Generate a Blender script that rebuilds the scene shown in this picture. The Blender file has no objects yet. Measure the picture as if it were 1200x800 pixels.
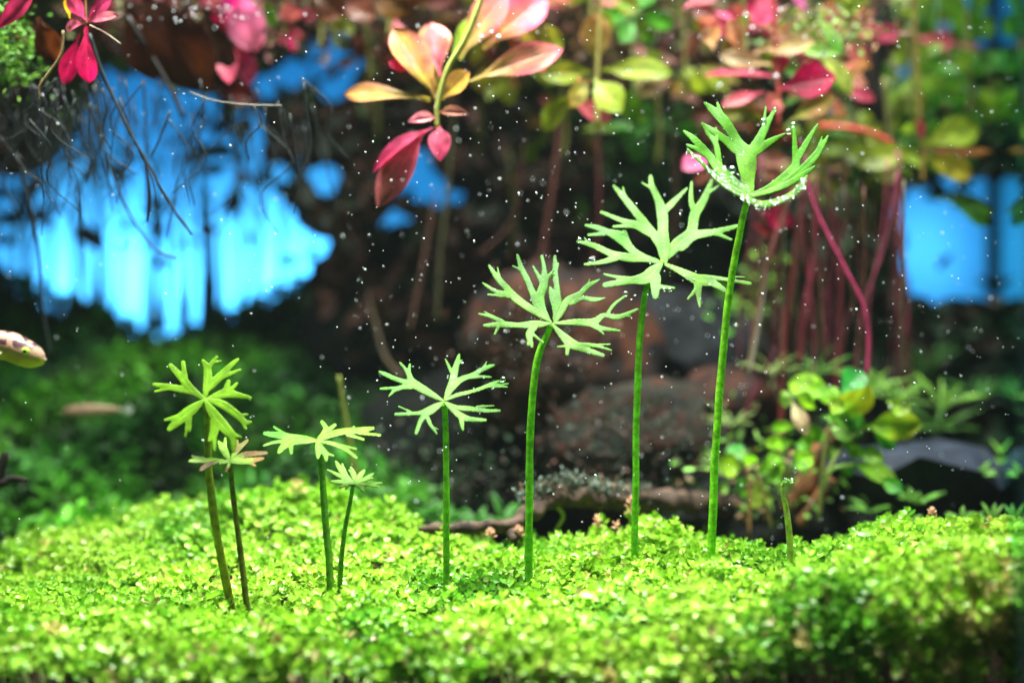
import bpy, math, random
import numpy as np
from mathutils import Vector, Matrix, noise as mn

# ------------------------------------------------------------------ units
# 1 Blender unit = 10 cm (an aquarium about 35 cm wide in view, 45 cm deep)
random.seed(7)
rng = np.random.default_rng(11)
SC = bpy.context.scene
SC.unit_settings.system = 'METRIC'
SC.unit_settings.scale_length = 0.1
COL = SC.collection

# ------------------------------------------------------------------ camera
D = 4.0                      # camera to the plane of the foreground stems
S = 2.6 / 1200               # size of 1/1200 of the frame width at that plane
cam_d = bpy.data.cameras.new('camera')
cam = bpy.data.objects.new('camera', cam_d)
COL.objects.link(cam)
cam.location = (0, -D, 0)
cam.rotation_euler = (math.radians(90), 0, 0)
cam_d.sensor_width = 36
cam_d.lens = 36 * D / 2.6
cam_d.clip_start = 0.05
cam_d.clip_end = 100
cam_d.dof.use_dof = True
cam_d.dof.focus_distance = D + 0.03
cam_d.dof.aperture_fstop = (cam_d.lens / 1000) / 0.112
cam_d.dof.aperture_blades = 0
SC.camera = cam

# ------------------------------------------------------------------ ambience, lamps, exposure
W = bpy.data.worlds.new('World')
SC.world = W
W.use_nodes = True
bg = W.node_tree.nodes['Background']
bg.inputs[0].default_value = (0.46, 0.56, 0.54, 1)
bg.inputs[1].default_value = 0.2

def area_lamp(name, loc, rot, sx, sy, power, col, spread=180):
    d = bpy.data.lights.new(name, 'AREA')
    d.shape = 'RECTANGLE'; d.size = sx; d.size_y = sy
    d.energy = power; d.color = col; d.spread = math.radians(spread)
    o = bpy.data.objects.new(name, d)
    COL.objects.link(o)
    o.location = loc; o.rotation_euler = [math.radians(a) for a in rot]
    return o

# the aquarium's overhead LED bar: hangs over the front half of the tank
area_lamp('led_bar', (0.1, 0.05, 4.6), (0, 0, 0), 3.8, 0.5, 330, (0.95, 1.0, 0.90), 60)
# weak unseen lamp added over the back half, brightens the moss slope
area_lamp('rear_fill_lamp', (0.0, 1.7, 3.2), (0, 0, 0), 3.8, 0.4, 12, (0.92, 1.0, 0.96), 110)
# another unseen lamp, added low at the right rear to brighten the foliage
area_lamp('rear_fill_lamp', (1.75, 1.6, 2.35), (0, 0, 0), 1.8, 0.7, 46, (0.92, 1.0, 0.92), 100)
# lamps behind the frosted blue rear film
area_lamp('backlight_wide', (0.0, 4.9, 0.9), (-90, 0, 0), 6.5, 2.6, 52, (0.06, 0.72, 1.0))
for _x, _z, _p in ((-2.1, .22, 5), (-1.62, .30, 3.2), (-1.25, .24, 4.2), (-.98, .34, 3.2), (-1.85, .34, 2.6), (1.55, .5, .9), (2.0, .42, .9)):
    area_lamp('backlight_led', (_x, 3.86, _z), (-90, 0, 0),   .16, .34, _p * 1.7, (1.0, 0.95, 1.0))

SC.view_settings.view_transform = 'Standard'
SC.view_settings.look = 'None'
SC.view_settings.gamma = 1
SC.view_settings.exposure = 0.0
SC.cycles.use_denoising = True
SC.cycles.max_bounces = 8
SC.cycles.transparent_max_bounces = 12
SC.cycles.sample_clamp_indirect = 6
SC.cycles.caustics_reflective = False
SC.cycles.caustics_refractive = False

# ------------------------------------------------------------------ helpers
def P(px, py, y=0.0):
    """frame position (1200 x 800) at depth y -> point in the tank"""
    k = S * (D + y) / D
    return Vector(((px - 600) * k, y, (400 - py) * k))

def sc_at(y):
    return S * (D + y) / D

def props(o, label=None, cat=None, group=None, kind=None):
    if label: o['label'] = label
    if cat: o['category'] = cat
    if group: o['group'] = group
    if kind: o['kind'] = kind
    return o

def empty(name, loc, label, cat, group=None):
    o = bpy.data.objects.new(name, None)
    o.empty_display_size = 0.05
    COL.objects.link(o)
    o.location = loc
    return props(o, label, cat, group)

def mesh_obj(name, verts, faces, mat, parent=None, cols=None, uvs=None, smooth=True, origin=None):
    """verts in world coordinates; stored relative to parent (or origin)"""
    v = np.asarray(verts, dtype=np.float32).reshape(-1, 3)
    org = Vector((0, 0, 0))
    if parent is not None:
        o_ = parent; org = Vector((0, 0, 0))
        while o_ is not None:
            org += o_.location; o_ = o_.parent
    elif origin is not None:
        org = Vector(origin)
    me = bpy.data.meshes.new(name)
    vv = v - np.array(org, dtype=np.float32)
    if isinstance(faces, np.ndarray):
        n = faces.shape[1]
        me.vertices.add(len(vv)); me.vertices.foreach_set('co', vv.ravel())
        me.loops.add(faces.size); me.loops.foreach_set('vertex_index', faces.ravel().astype(np.int32))
        me.polygons.add(len(faces))
        me.polygons.foreach_set('loop_start', np.arange(0, faces.size, n, dtype=np.int32))
        me.polygons.foreach_set('loop_total', np.full(len(faces), n, dtype=np.int32))
        me.update(calc_edges=True); me.validate()
    else:
        me.from_pydata(vv.tolist(), [], faces); me.update()
    if smooth:
        me.polygons.foreach_set('use_smooth', np.ones(len(me.polygons), dtype=bool))
    if cols is not None:
        ca = me.color_attributes.new('Col', 'FLOAT_COLOR', 'POINT')
        c = np.ones((len(vv), 4), dtype=np.float32)
        c[:, :3] = np.asarray(cols, dtype=np.float32).reshape(-1, 3)
        ca.data.foreach_set('color', c.ravel())
    if uvs is not None:
        ul = me.uv_layers.new(name='UVMap')
        li = np.zeros(len(me.loops), dtype=np.int32)
        me.loops.foreach_get('vertex_index', li)
        ul.data.foreach_set('uv', np.asarray(uvs, dtype=np.float32)[li].ravel())
    me.materials.append(mat)
    o = bpy.data.objects.new(name, me)
    COL.objects.link(o)
    if parent is not None:
        o.parent = parent
    elif origin is not None:
        o.location = org
    return o

def new_mat(name):
    m = bpy.data.materials.new(name)
    m.use_nodes = True
    nt = m.node_tree
    b = nt.nodes['Principled BSDF']
    return m, nt, b, nt.links

def nd(nt, typ, **kw):
    n = nt.nodes.new(typ)
    for k, v in kw.items():
        if k.startswith('i_'):
            key = k[2:]
            n.inputs[int(key) if key.isdigit() else key].default_value = v
        else:
            setattr(n, k, v)
    return n

def leaf_mat(name, trans=0.3, rough=0.45, nscale=18, nstr=0.25, bump=0.25, veins=False, spec=0.4, speck=0.0):
    """plant tissue: colour from the 'Col' attribute, fine mottling, veins, light passing through"""
    m, nt, b, L = new_mat(name)
    at = nd(nt, 'ShaderNodeAttribute', attribute_name='Col')
    geo = nd(nt, 'ShaderNodeTexCoord')
    no = nd(nt, 'ShaderNodeTexNoise', i_Scale=nscale, i_Detail=5.0, i_Roughness=0.6)
    L.new(geo.outputs['Object'], no.inputs['Vector'])
    mp = nd(nt, 'ShaderNodeMapRange', i_1=0.3, i_2=0.7, i_3=1 - nstr, i_4=1 + nstr)
    L.new(no.outputs[0], mp.inputs[0])
    mul = nd(nt, 'ShaderNodeVectorMath', operation='SCALE')
    L.new(at.outputs['Color'], mul.inputs[0]); L.new(mp.outputs[0], mul.inputs['Scale'])
    colout = mul.outputs[0]
    hgt = no.outputs[0]
    if veins:
        uv = nd(nt, 'ShaderNodeUVMap')
        sx = nd(nt, 'ShaderNodeSeparateXYZ'); L.new(uv.outputs[0], sx.inputs[0])
        ab = nd(nt, 'ShaderNodeMath', operation='ABSOLUTE'); L.new(sx.outputs[0], ab.inputs[0])
        a1 = nd(nt, 'ShaderNodeMath', operation='MULTIPLY_ADD', i_1=-0.45)
        L.new(ab.outputs[0], a1.inputs[0]); L.new(sx.outputs[1], a1.inputs[2])
        s1 = nd(nt, 'ShaderNodeMath', operation='MULTIPLY', i_1=46.0); L.new(a1.outputs[0], s1.inputs[0])
        si = nd(nt, 'ShaderNodeMath', operation='SINE'); L.new(s1.outputs[0], si.inputs[0])
        r1 = nd(nt, 'ShaderNodeMapRange', i_1=0.75, i_2=1.0, i_3=0.0, i_4=0.5); L.new(si.outputs[0], r1.inputs[0])
        r2 = nd(nt, 'ShaderNodeMapRange', i_1=0.0, i_2=0.10, i_3=1.0, i_4=0.0); L.new(ab.outputs[0], r2.inputs[0])
        mx = nd(nt, 'ShaderNodeMath', operation='MAXIMUM'); L.new(r1.outputs[0], mx.inputs[0]); L.new(r2.outputs[0], mx.inputs[1])
        mix = nd(nt, 'ShaderNodeMix', data_type='RGBA', blend_type='MIX')
        sc = nd(nt, 'ShaderNodeMath', operation='MULTIPLY', i_1=0.35); L.new(mx.outputs[0], sc.inputs[0])
        L.new(sc.outputs[0], mix.inputs[0]); L.new(colout, mix.inputs[6])
        lt = nd(nt, 'ShaderNodeVectorMath', operation='MULTIPLY_ADD'); lt.inputs[1].default_value = (1.6, 1.6, 1.6); lt.inputs[2].default_value = (.05, .04, .03)
        L.new(colout, lt.inputs[0]); L.new(lt.outputs[0], mix.inputs[7])
        colout = mix.outputs[2]
        ad = nd(nt, 'ShaderNodeMath', operation='SUBTRACT'); L.new(no.outputs[0], ad.inputs[0]); L.new(mx.outputs[0], ad.inputs[1])
        hgt = ad.outputs[0]
    if speck > 0:
        vo = nd(nt, 'ShaderNodeTexNoise', i_Scale=190.0, i_Detail=2.0)
        L.new(geo.outputs['Object'], vo.inputs['Vector'])
        rr = nd(nt, 'ShaderNodeMapRange', i_1=0.56, i_2=0.70, i_3=0.0, i_4=speck); L.new(vo.outputs[0], rr.inputs[0])
        mx2 = nd(nt, 'ShaderNodeMix', data_type='RGBA')
        L.new(rr.outputs[0], mx2.inputs[0]); L.new(colout, mx2.inputs[6]); mx2.inputs[7].default_value = (0.24, 0.42, 0.09, 1)
        colout = mx2.outputs[2]
        ad2 = nd(nt, 'ShaderNodeMath', operation='ADD'); L.new(hgt, ad2.inputs[0]); L.new(vo.outputs[0], ad2.inputs[1])
        hgt = ad2.outputs[0]
    L.new(colout, b.inputs['Base Color'])
    b.inputs['Roughness'].default_value = rough
    b.inputs['Specular IOR Level'].default_value = spec
    bp = nd(nt, 'ShaderNodeBump', i_Strength=bump, i_Distance=0.006)
    L.new(hgt, bp.inputs['Height']); L.new(bp.outputs[0], b.inputs['Normal'])
    if trans > 0:
        tr = nd(nt, 'ShaderNodeBsdfTranslucent'); L.new(colout, tr.inputs[0])
        ms = nd(nt, 'ShaderNodeMixShader', i_0=trans)
        L.new(b.outputs[0], ms.inputs[1]); L.new(tr.outputs[0], ms.inputs[2])
        L.new(ms.outputs[0], nt.nodes['Material Output'].inputs[0])
    return m

def rough_mat(name, c1, c2, c3=None, scale=6, rough=0.85, bump=0.6, dist=0.02, lo=0.35, hi=0.65, spec=0.2):
    m, nt, b, L = new_mat(name)
    geo = nd(nt, 'ShaderNodeTexCoord')
    no = nd(nt, 'ShaderNodeTexNoise', i_Scale=scale, i_Detail=8.0, i_Roughness=0.65)
    L.new(geo.outputs['Object'], no.inputs['Vector'])
    cr = nd(nt, 'ShaderNodeValToRGB'); L.new(no.outputs[0], cr.inputs[0])
    e = cr.color_ramp.elements
    e[0].position = lo; e[0].color = (*c1, 1); e[1].position = hi; e[1].color = (*c2, 1)
    out = cr.outputs[0]
    if c3:
        n2 = nd(nt, 'ShaderNodeTexNoise', i_Scale=scale * 2.3, i_Detail=4.0)
        mpg = nd(nt, 'ShaderNodeMapping'); mpg.inputs[1].default_value = (3, 7, 1)
        L.new(geo.outputs['Object'], mpg.inputs[0]); L.new(mpg.outputs[0], n2.inputs['Vector'])
        mr = nd(nt, 'ShaderNodeMapRange', i_1=0.52, i_2=0.62); L.new(n2.outputs[0], mr.inputs[0])
        mx = nd(nt, 'ShaderNodeMix', data_type='RGBA')
        L.new(mr.outputs[0], mx.inputs[0]); L.new(out, mx.inputs[6]); mx.inputs[7].default_value = (*c3, 1)
        out = mx.outputs[2]
    L.new(out, b.inputs['Base Color'])
    b.inputs['Roughness'].default_value = rough
    b.inputs['Specular IOR Level'].default_value = spec
    bp = nd(nt, 'ShaderNodeBump', i_Strength=bump, i_Distance=dist)
    L.new(no.outputs[0], bp.inputs['Height']); L.new(bp.outputs[0], b.inputs['Normal'])
    return m

M = {}
M['lobe'] = leaf_mat('buttercup_leaf', 0.34, 0.5, 30, 0.28, 0.16, spec=0.16, speck=0.28)
M['stem'] = leaf_mat('buttercup_stem', 0.38, 0.5, 45, 0.5, 0.3, spec=.25, speck=.12)
M['carpet'] = leaf_mat('carpet_leaf', 0.35, 0.38, 40, 0.2, 0.2, spec=0.5)
M['moss'] = leaf_mat('moss_leaf', 0.25, 0.6, 12, 0.3, 0.2)
M['leaf'] = leaf_mat('broad_leaf', 0.48, 0.4, 22, 0.3, 0.35, veins=True, spec=.22)
M['blade'] = leaf_mat('thin_blade', 0.3, 0.55, 20, 0.2, 0.2, spec=.2)
M['root'] = leaf_mat('root_tissue', 0.1, 0.6, 25, 0.3, 0.3)
M['dark_leaf'] = leaf_mat('shade_toned_leaf', 0.15, 0.6, 15, 0.35, 0.2)
M['soil'] = rough_mat('soil', (0.02, 0.012, 0.008), (0.07, 0.04, 0.025), scale=30, dist=0.02)
M['sand'] = rough_mat('tank_floor', (0.006, 0.010, 0.008), (0.02, 0.03, 0.02), scale=10)
M['red_stone'] = rough_mat('red_brown_stone', (0.008, 0.007, 0.007), (0.085, 0.028, 0.014), (0.012, 0.014, 0.018), scale=5)
M['grey_stone'] = rough_mat('grey_stone', (0.008, 0.010, 0.013), (0.035, 0.038, 0.048), (0.006, 0.007, 0.008), scale=4)
M['mottled_stone'] = rough_mat('mottled_stone', (0.003, 0.006, 0.005), (0.022, 0.019, 0.012), (0.035, 0.010, 0.006), scale=9)
M['slate'] = rough_mat('slate', (0.008, 0.011, 0.019), (0.030, 0.037, 0.058), scale=5, rough=0.7, bump=0.6, spec=.1)
M['dark_stone'] = rough_mat('dark_stone', (0.002, 0.003, 0.003), (0.010, 0.010, 0.009), (0.004, 0.010, 0.006), scale=4)
M['wood'] = rough_mat('driftwood', (0.022, 0.013, 0.010), (0.10, 0.062, 0.045), (0.02, 0.013, 0.011), scale=18, bump=1.0, dist=0.01)
M['black_wood'] = rough_mat('black_driftwood', (0.004, 0.004, 0.004), (0.02, 0.014, 0.01), scale=10)
M['red_wood'] = rough_mat('reddish_driftwood', (0.08, 0.03, 0.012), (0.34, 0.12, 0.05), (0.06, 0.05, 0.02), scale=9)
M['lichen'] = leaf_mat('lichen', 0.1, 0.7, 30, 0.3, 0.3)

def simple(name, col, rough=0.5, **kw):
    m, nt, b, L = new_mat(name)
    b.inputs['Base Color'].default_value = (*col, 1)
    b.inputs['Roughness'].default_value = rough
    for k, v in kw.items():
        b.inputs[k].default_value = v
    return m

def bubble_mat():
    m, nt, b, L = new_mat('gas_bubble')
    lw = nd(nt, 'ShaderNodeLayerWeight', i_Blend=0.35)
    gl = nd(nt, 'ShaderNodeBsdfGlossy'); gl.inputs['Roughness'].default_value = 0.04
    gl.inputs['Color'].default_value = (0.95, 1, 1, 1)
    tr = nd(nt, 'ShaderNodeBsdfTransparent'); tr.inputs[0].default_value = (0.88, 0.97, 0.92, 1)
    mr = nd(nt, 'ShaderNodeMapRange', i_1=0.0, i_2=0.8, i_3=0.12, i_4=0.95)
    ms = nd(nt, 'ShaderNodeMixShader')
    L.new(lw.outputs['Facing'], mr.inputs[0]); L.new(mr.outputs[0], ms.inputs[0])
    L.new(tr.outputs[0], ms.inputs[1]); L.new(gl.outputs[0], ms.inputs[2])
    L.new(ms.outputs[0], nt.nodes['Material Output'].inputs[0])
    nt.nodes.remove(b)
    return m
M['bubble'] = bubble_mat()
M['speck'] = simple('suspended_speck', (0.75, 0.80, 0.88), 0.4)

# ------------------------------------------------------------------ tube and leaf shapes
def catmull(pts, n):
    pts = [Vector(p) for p in pts]
    if len(pts) == 2:
        return [pts[0].lerp(pts[1], i / n) for i in range(n + 1)]
    ex = [pts[0] * 2 - pts[1]] + pts + [pts[-1] * 2 - pts[-2]]
    out = []
    for i in range(1, len(ex) - 2):
        a, b, c, d = ex[i - 1:i + 3]
        for j in range(n):
            t = j / n
            out.append(0.5 * ((2 * b) + (c - a) * t + (2 * a - 5 * b + 4 * c - d) * t * t + (3 * b - a - 3 * c + d) * t ** 3))
    out.append(pts[-1])
    return out

def tube_arrays(pts, r0, r1, seg=8, sub=6, wob=0.0, rs=None, lumps=0.0, lump_f=8.0):
    path = catmull(pts, sub)
    n = len(path)
    V, F = [], []
    ref = Vector((0.13, -1, 0.21)).normalized()
    for i, p in enumerate(path):
        t = (path[min(i + 1, n - 1)] - path[max(i - 1, 0)]).normalized()
        u = t.cross(ref)
        if u.length < 1e-4: u = t.cross(Vector((1, 0, 0)))
        u.normalize(); v = t.cross(u)
        f = i / (n - 1)
        if rs:
            g = f * (len(rs) - 1); k = min(int(g), len(rs) - 2); r = rs[k] + (rs[k + 1] - rs[k]) * (g - k)
        else:
            r = r0 + (r1 - r0) * f
        if wob: p = p + u * (mn.noise(p * 6 + Vector((5, 1, 2))) * wob) + v * (mn.noise(p * 6) * wob)
        for j in range(seg):
            a = 2 * math.pi * j / seg
            d = u * math.cos(a) + v * math.sin(a)
            rr = r * (1 + lumps * mn.noise((p + d * r) * lump_f)) if lumps else r
            V.append(p + d * rr)
    for i in range(n - 1):
        for j in range(seg):
            a = i * seg + j; b = i * seg + (j + 1) % seg
            F.append((a, b, b + seg, a + seg))
    c0 = len(V); V.append(path[0]); c1 = len(V); V.append(path[-1])
    for j in range(seg):
        F.append((c0, (j + 1) % seg, j)); F.append((c1, (n - 1) * seg + j, (n - 1) * seg + (j + 1) % seg))
    return V, F

def tube(name, pts, r0, r1, mat, parent=None, col=(0.1, 0.3, 0.05), col2=None, origin=None, **kw):
    V, F = tube_arrays(pts, r0, r1, **kw)
    col2 = col2 or col
    z = [v.z for v in V]; z0, z1 = min(z), max(z) + 1e-6
    C = [[a + (b - a) * (v.z - z0) / (z1 - z0) for a, b in zip(col, col2)] for v in V]
    return mesh_obj(name, V, F, mat, parent, cols=C, origin=origin)

def blade_arrays(base, tip, width, roll=0.0, curl=0.15, fold=0.12, belly=0.5, nu=7, nv=14, wavy=0.0, c1=(0.1, 0.3, 0.05), c2=None, face=None, petiole=0.12, edge=None):
    """one leaf: grid across x along, with its own curl, fold and thin cross-section"""
    base = Vector(base); tip = Vector(tip)
    ax = tip - base; Ln = ax.length; d = ax.normalized()
    face = Vector(face) if face is not None else Vector((0, -1, 0.25))
    side = d.cross(face)
    if side.length < 1e-3: side = d.cross(Vector((1, 0, 0)))
    side.normalize()
    nrm = side.cross(d).normalized()
    R = Matrix.Rotation(roll, 3, d)
    side = R @ side; nrm = R @ nrm
    c2 = c2 or c1
    V, C, U = [], [], []
    seed = random.random() * 50
    for i in range(nv):
        t = i / (nv - 1)
        if t < petiole: w = 0.10 + 0.1 * t / petiole
        else:
            q = (t - petiole) / (1 - petiole)
            w = max(0.03, math.sin(math.pi * min(1, q ** (math.log(0.5) / math.log(belly)) * 0.985 + 0.015)) ** 0.75)
        c = base + d * (Ln * t) - nrm * (curl * Ln * (t * t - t * 0.6)) 
        for j in range(nu):
            u = -1 + 2 * j / (nu - 1)
            wv = wavy * width * math.sin(7 * t + seed + u * 1.5)
            p = c + side * (u * w * width / 2) + nrm * (abs(u) * fold * w * width + wv * abs(u))
            V.append(p)
            U.append((u, t))
            cc = [a + (b - a) * t for a, b in zip(c1, c2)]
            if edge is not None:
                e = abs(u) ** 1.5 * 0.55 * min(1, t * 2) + 0.7 * mn.noise(Vector((u * 1.7 + seed * 2, t * 4.5, seed * .7)))
                e = min(1, max(0, e))
                cc = [a + (b - a) * e for a, b in zip(cc, edge)]
            k = 0.82 + 0.75 * mn.noise(Vector((u * 1.9 + seed, t * 5, seed)))
            C.append([max(0.002, a * k) for a in cc])
    F = []
    for i in range(nv - 1):
        for j in range(nu - 1):
            a = i * nu + j
            F.append((a, a + 1, a + nu + 1, a + nu))
    return V, F, C, U

def leaf(parent, base, tip, width, mat='leaf', name='leaf', label=None, **kw):
    V, F, C, U = blade_arrays(base, tip, width, **kw)
    o = mesh_obj(name, V, F, M[mat], parent, cols=C, uvs=U)
    if label: o['label'] = label
    return o

def lfp(parent, bx, by, tx, ty, w, y, dy, c1, c2=None, **kw):
    k = sc_at(y)
    def g(c):
        if c is None: return None
        a_, b_, c_ = (v ** 1.55 * 1.15 for v in c)
        if c[0] > 1.9 * c[1] and c[0] > .35: c_ += .13 * a_       # the reds of these plants lean to pink
        return (a_, b_, c_)
    c1 = g(c1); c2 = g(c2); kw['edge'] = g(kw.get('edge'))
    return leaf(parent, P(bx, by, y), P(tx, ty, y + dy), w * k, c1=c1, c2=c2, **kw)

# ------------------------------------------------------------------ the carpet surface
def interp(xs, ys, x):
    return np.interp(x, xs, ys)
BROW_X = [-200, 0, 150, 300, 600, 700, 780, 850, 950, 1050, 1200, 1400]
BROW_Y = [738, 738, 741, 744, 745, 742, 730, 712, 686, 664, 636, 630]
CREST_X = [-200, -20, 50, 120, 200, 280, 350, 410, 455, 500, 560, 640, 740, 800, 860, 930, 985, 1030, 1080, 1130, 1200, 1400]
CREST_Y = [663, 653, 635, 613, 596, 583, 576, 581, 601, 625, 639, 639, 625, 631, 645, 650, 641, 623, 615, 619, 627, 635]
CRD_X = [-200, 0, 300, 450, 600, 800, 1000, 1200, 1400]
CRD_Y = [0.75, 0.75, 0.7, 0.6, 0.42, 0.35, 0.28, 0.25, 0.25]
EXP_X = [-200, 0, 300, 450, 600, 800, 1400]
EXP_Y = [1.5, 1.5, 1.6, 1.35, 1.05, 1.0, 1.0]
YF = -0.44
def carpet_z(x, y):
    x = np.asarray(x, float); y = np.asarray(y, float)
    k = S * (D + y) / D
    px = 600 + x / k
    yc = interp(CRD_X, CRD_Y, px)
    t = np.clip((y - YF) / (yc - YF), 0, 1)
    b = interp(BROW_X, BROW_Y, px); c = interp(CREST_X, CREST_Y, px); e = interp(EXP_X, EXP_Y, px)
    py = b + (c - b) * t ** e
    z = -(py - 400) * k
    zc = -(c - 400) * S * (D + yc) / D
    over = np.clip(y - yc, 0, None)
    z = np.where(y > yc, zc - over * 0.45 - over * over * 0.5, z)
    # rounded front lip
    z = z - 0.05 * np.clip(1 - (y - YF) / 0.10, 0, 1) ** 2
    z = z + 0.012 * np.sin(x * 9.1 + 1.3) * np.sin(y * 11.7 + 0.4) + 0.008 * np.sin(x * 21 + y * 17)
    return z

# soil block under the carpet: a closed body with a front face
nx, ny = 120, 50
xs = np.linspace(-1.75, 1.75, nx); ys = np.concatenate([np.linspace(YF + 0.01, 1.0, ny - 8), np.linspace(1.1, 2.2, 8)])
X, Y = np.meshgrid(xs, ys)
Z = carpet_z(X, Y) - 0.055
Z = np.maximum(Z, -1.6)
V = np.stack([X, Y, Z], -1).reshape(-1, 3)
idx = np.arange(nx * ny).reshape(ny, nx)
F = np.stack([idx[:-1, :-1], idx[:-1, 1:], idx[1:, 1:], idx[1:, :-1]], -1).reshape(-1, 4)
lowv = np.stack([xs, np.full(nx, YF + 0.01), np.full(nx, -1.6)], -1)
V = np.concatenate([V, lowv]); li = np.arange(nx) + nx * ny
F = np.concatenate([F, np.stack([li[:-1], li[1:], idx[0, 1:], idx[0, :-1]], -1)])
props(mesh_obj('soil_bed', V, F.astype(np.int32), M['soil']), kind='structure')
fv = [(-6, -0.8, -1.6), (6, -0.8, -1.6), (6, 4.4, -1.6), (-6, 4.4, -1.6)]
props(mesh_obj('tank_floor', fv, [(0, 1, 2, 3)], M['sand'], smooth=False), kind='structure')

def leaf_cloud(name, centers, dirs, normals, lens, widths, cols, mat, cup=0.18, kind='stuff', cols_tip=None):
    """many small obovate leaves joined: 8 verts, 8 tris each"""
    N = len(centers)
    d = dirs / np.linalg.norm(dirs, axis=1, keepdims=True)
    s = np.cross(d, normals); s /= (np.linalg.norm(s, axis=1, keepdims=True) + 1e-9)
    n = np.cross(s, d)
    prof = [(0.0, 0.0, 0.0), (0.42, -0.42, 0.10), (0.42, 0.42, 0.10), (0.80, -0.40, 0.12), (0.80, 0.40, 0.12), (1.0, 0.0, 0.02), (0.45, 0.0, -0.06), (0.78, 0.0, -0.05)]
    tris = [(0, 6, 1), (0, 2, 6), (1, 6, 3), (6, 7, 3), (6, 2, 7), (2, 4, 7), (3, 7, 5), (7, 4, 5)]
    V = np.zeros((N, 8, 3), np.float32)
    for i, (a, b, c) in enumerate(prof):
        V[:, i] = centers + d * (lens * a)[:, None] + s * (widths * b)[:, None] + n * (widths * c * cup / 0.12 - lens * 0.25 * cup * a * a)[:, None]
    F = (np.array(tris)[None] + (np.arange(N) * 8)[:, None, None]).reshape(-1, 3).astype(np.int32)
    C = np.repeat(cols[:, None], 8, 1)
    C[:, 6:8] *= 1.12; C[:, 0] *= 0.8
    if cols_tip is not None: C[:, 5] = cols_tip
    o = mesh_obj(name, V.reshape(-1, 3), F, mat, cols=np.clip(C, 0, 1).reshape(-1, 3))
    return props(o, kind=kind)

def noise2(x, y, f, seed=0.0):
    r = np.random.default_rng(int(seed * 100) + 5)
    out = np.zeros_like(np.asarray(x, float))
    for i in range(7):
        a = r.uniform(0, 2 * math.pi); ff = f * r.uniform(0.6, 1.6); ph = r.uniform(0, 6.28)
        out += np.sin((x * math.cos(a) + y * math.sin(a)) * ff + ph)
    return out / 7 * 1.9

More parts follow.
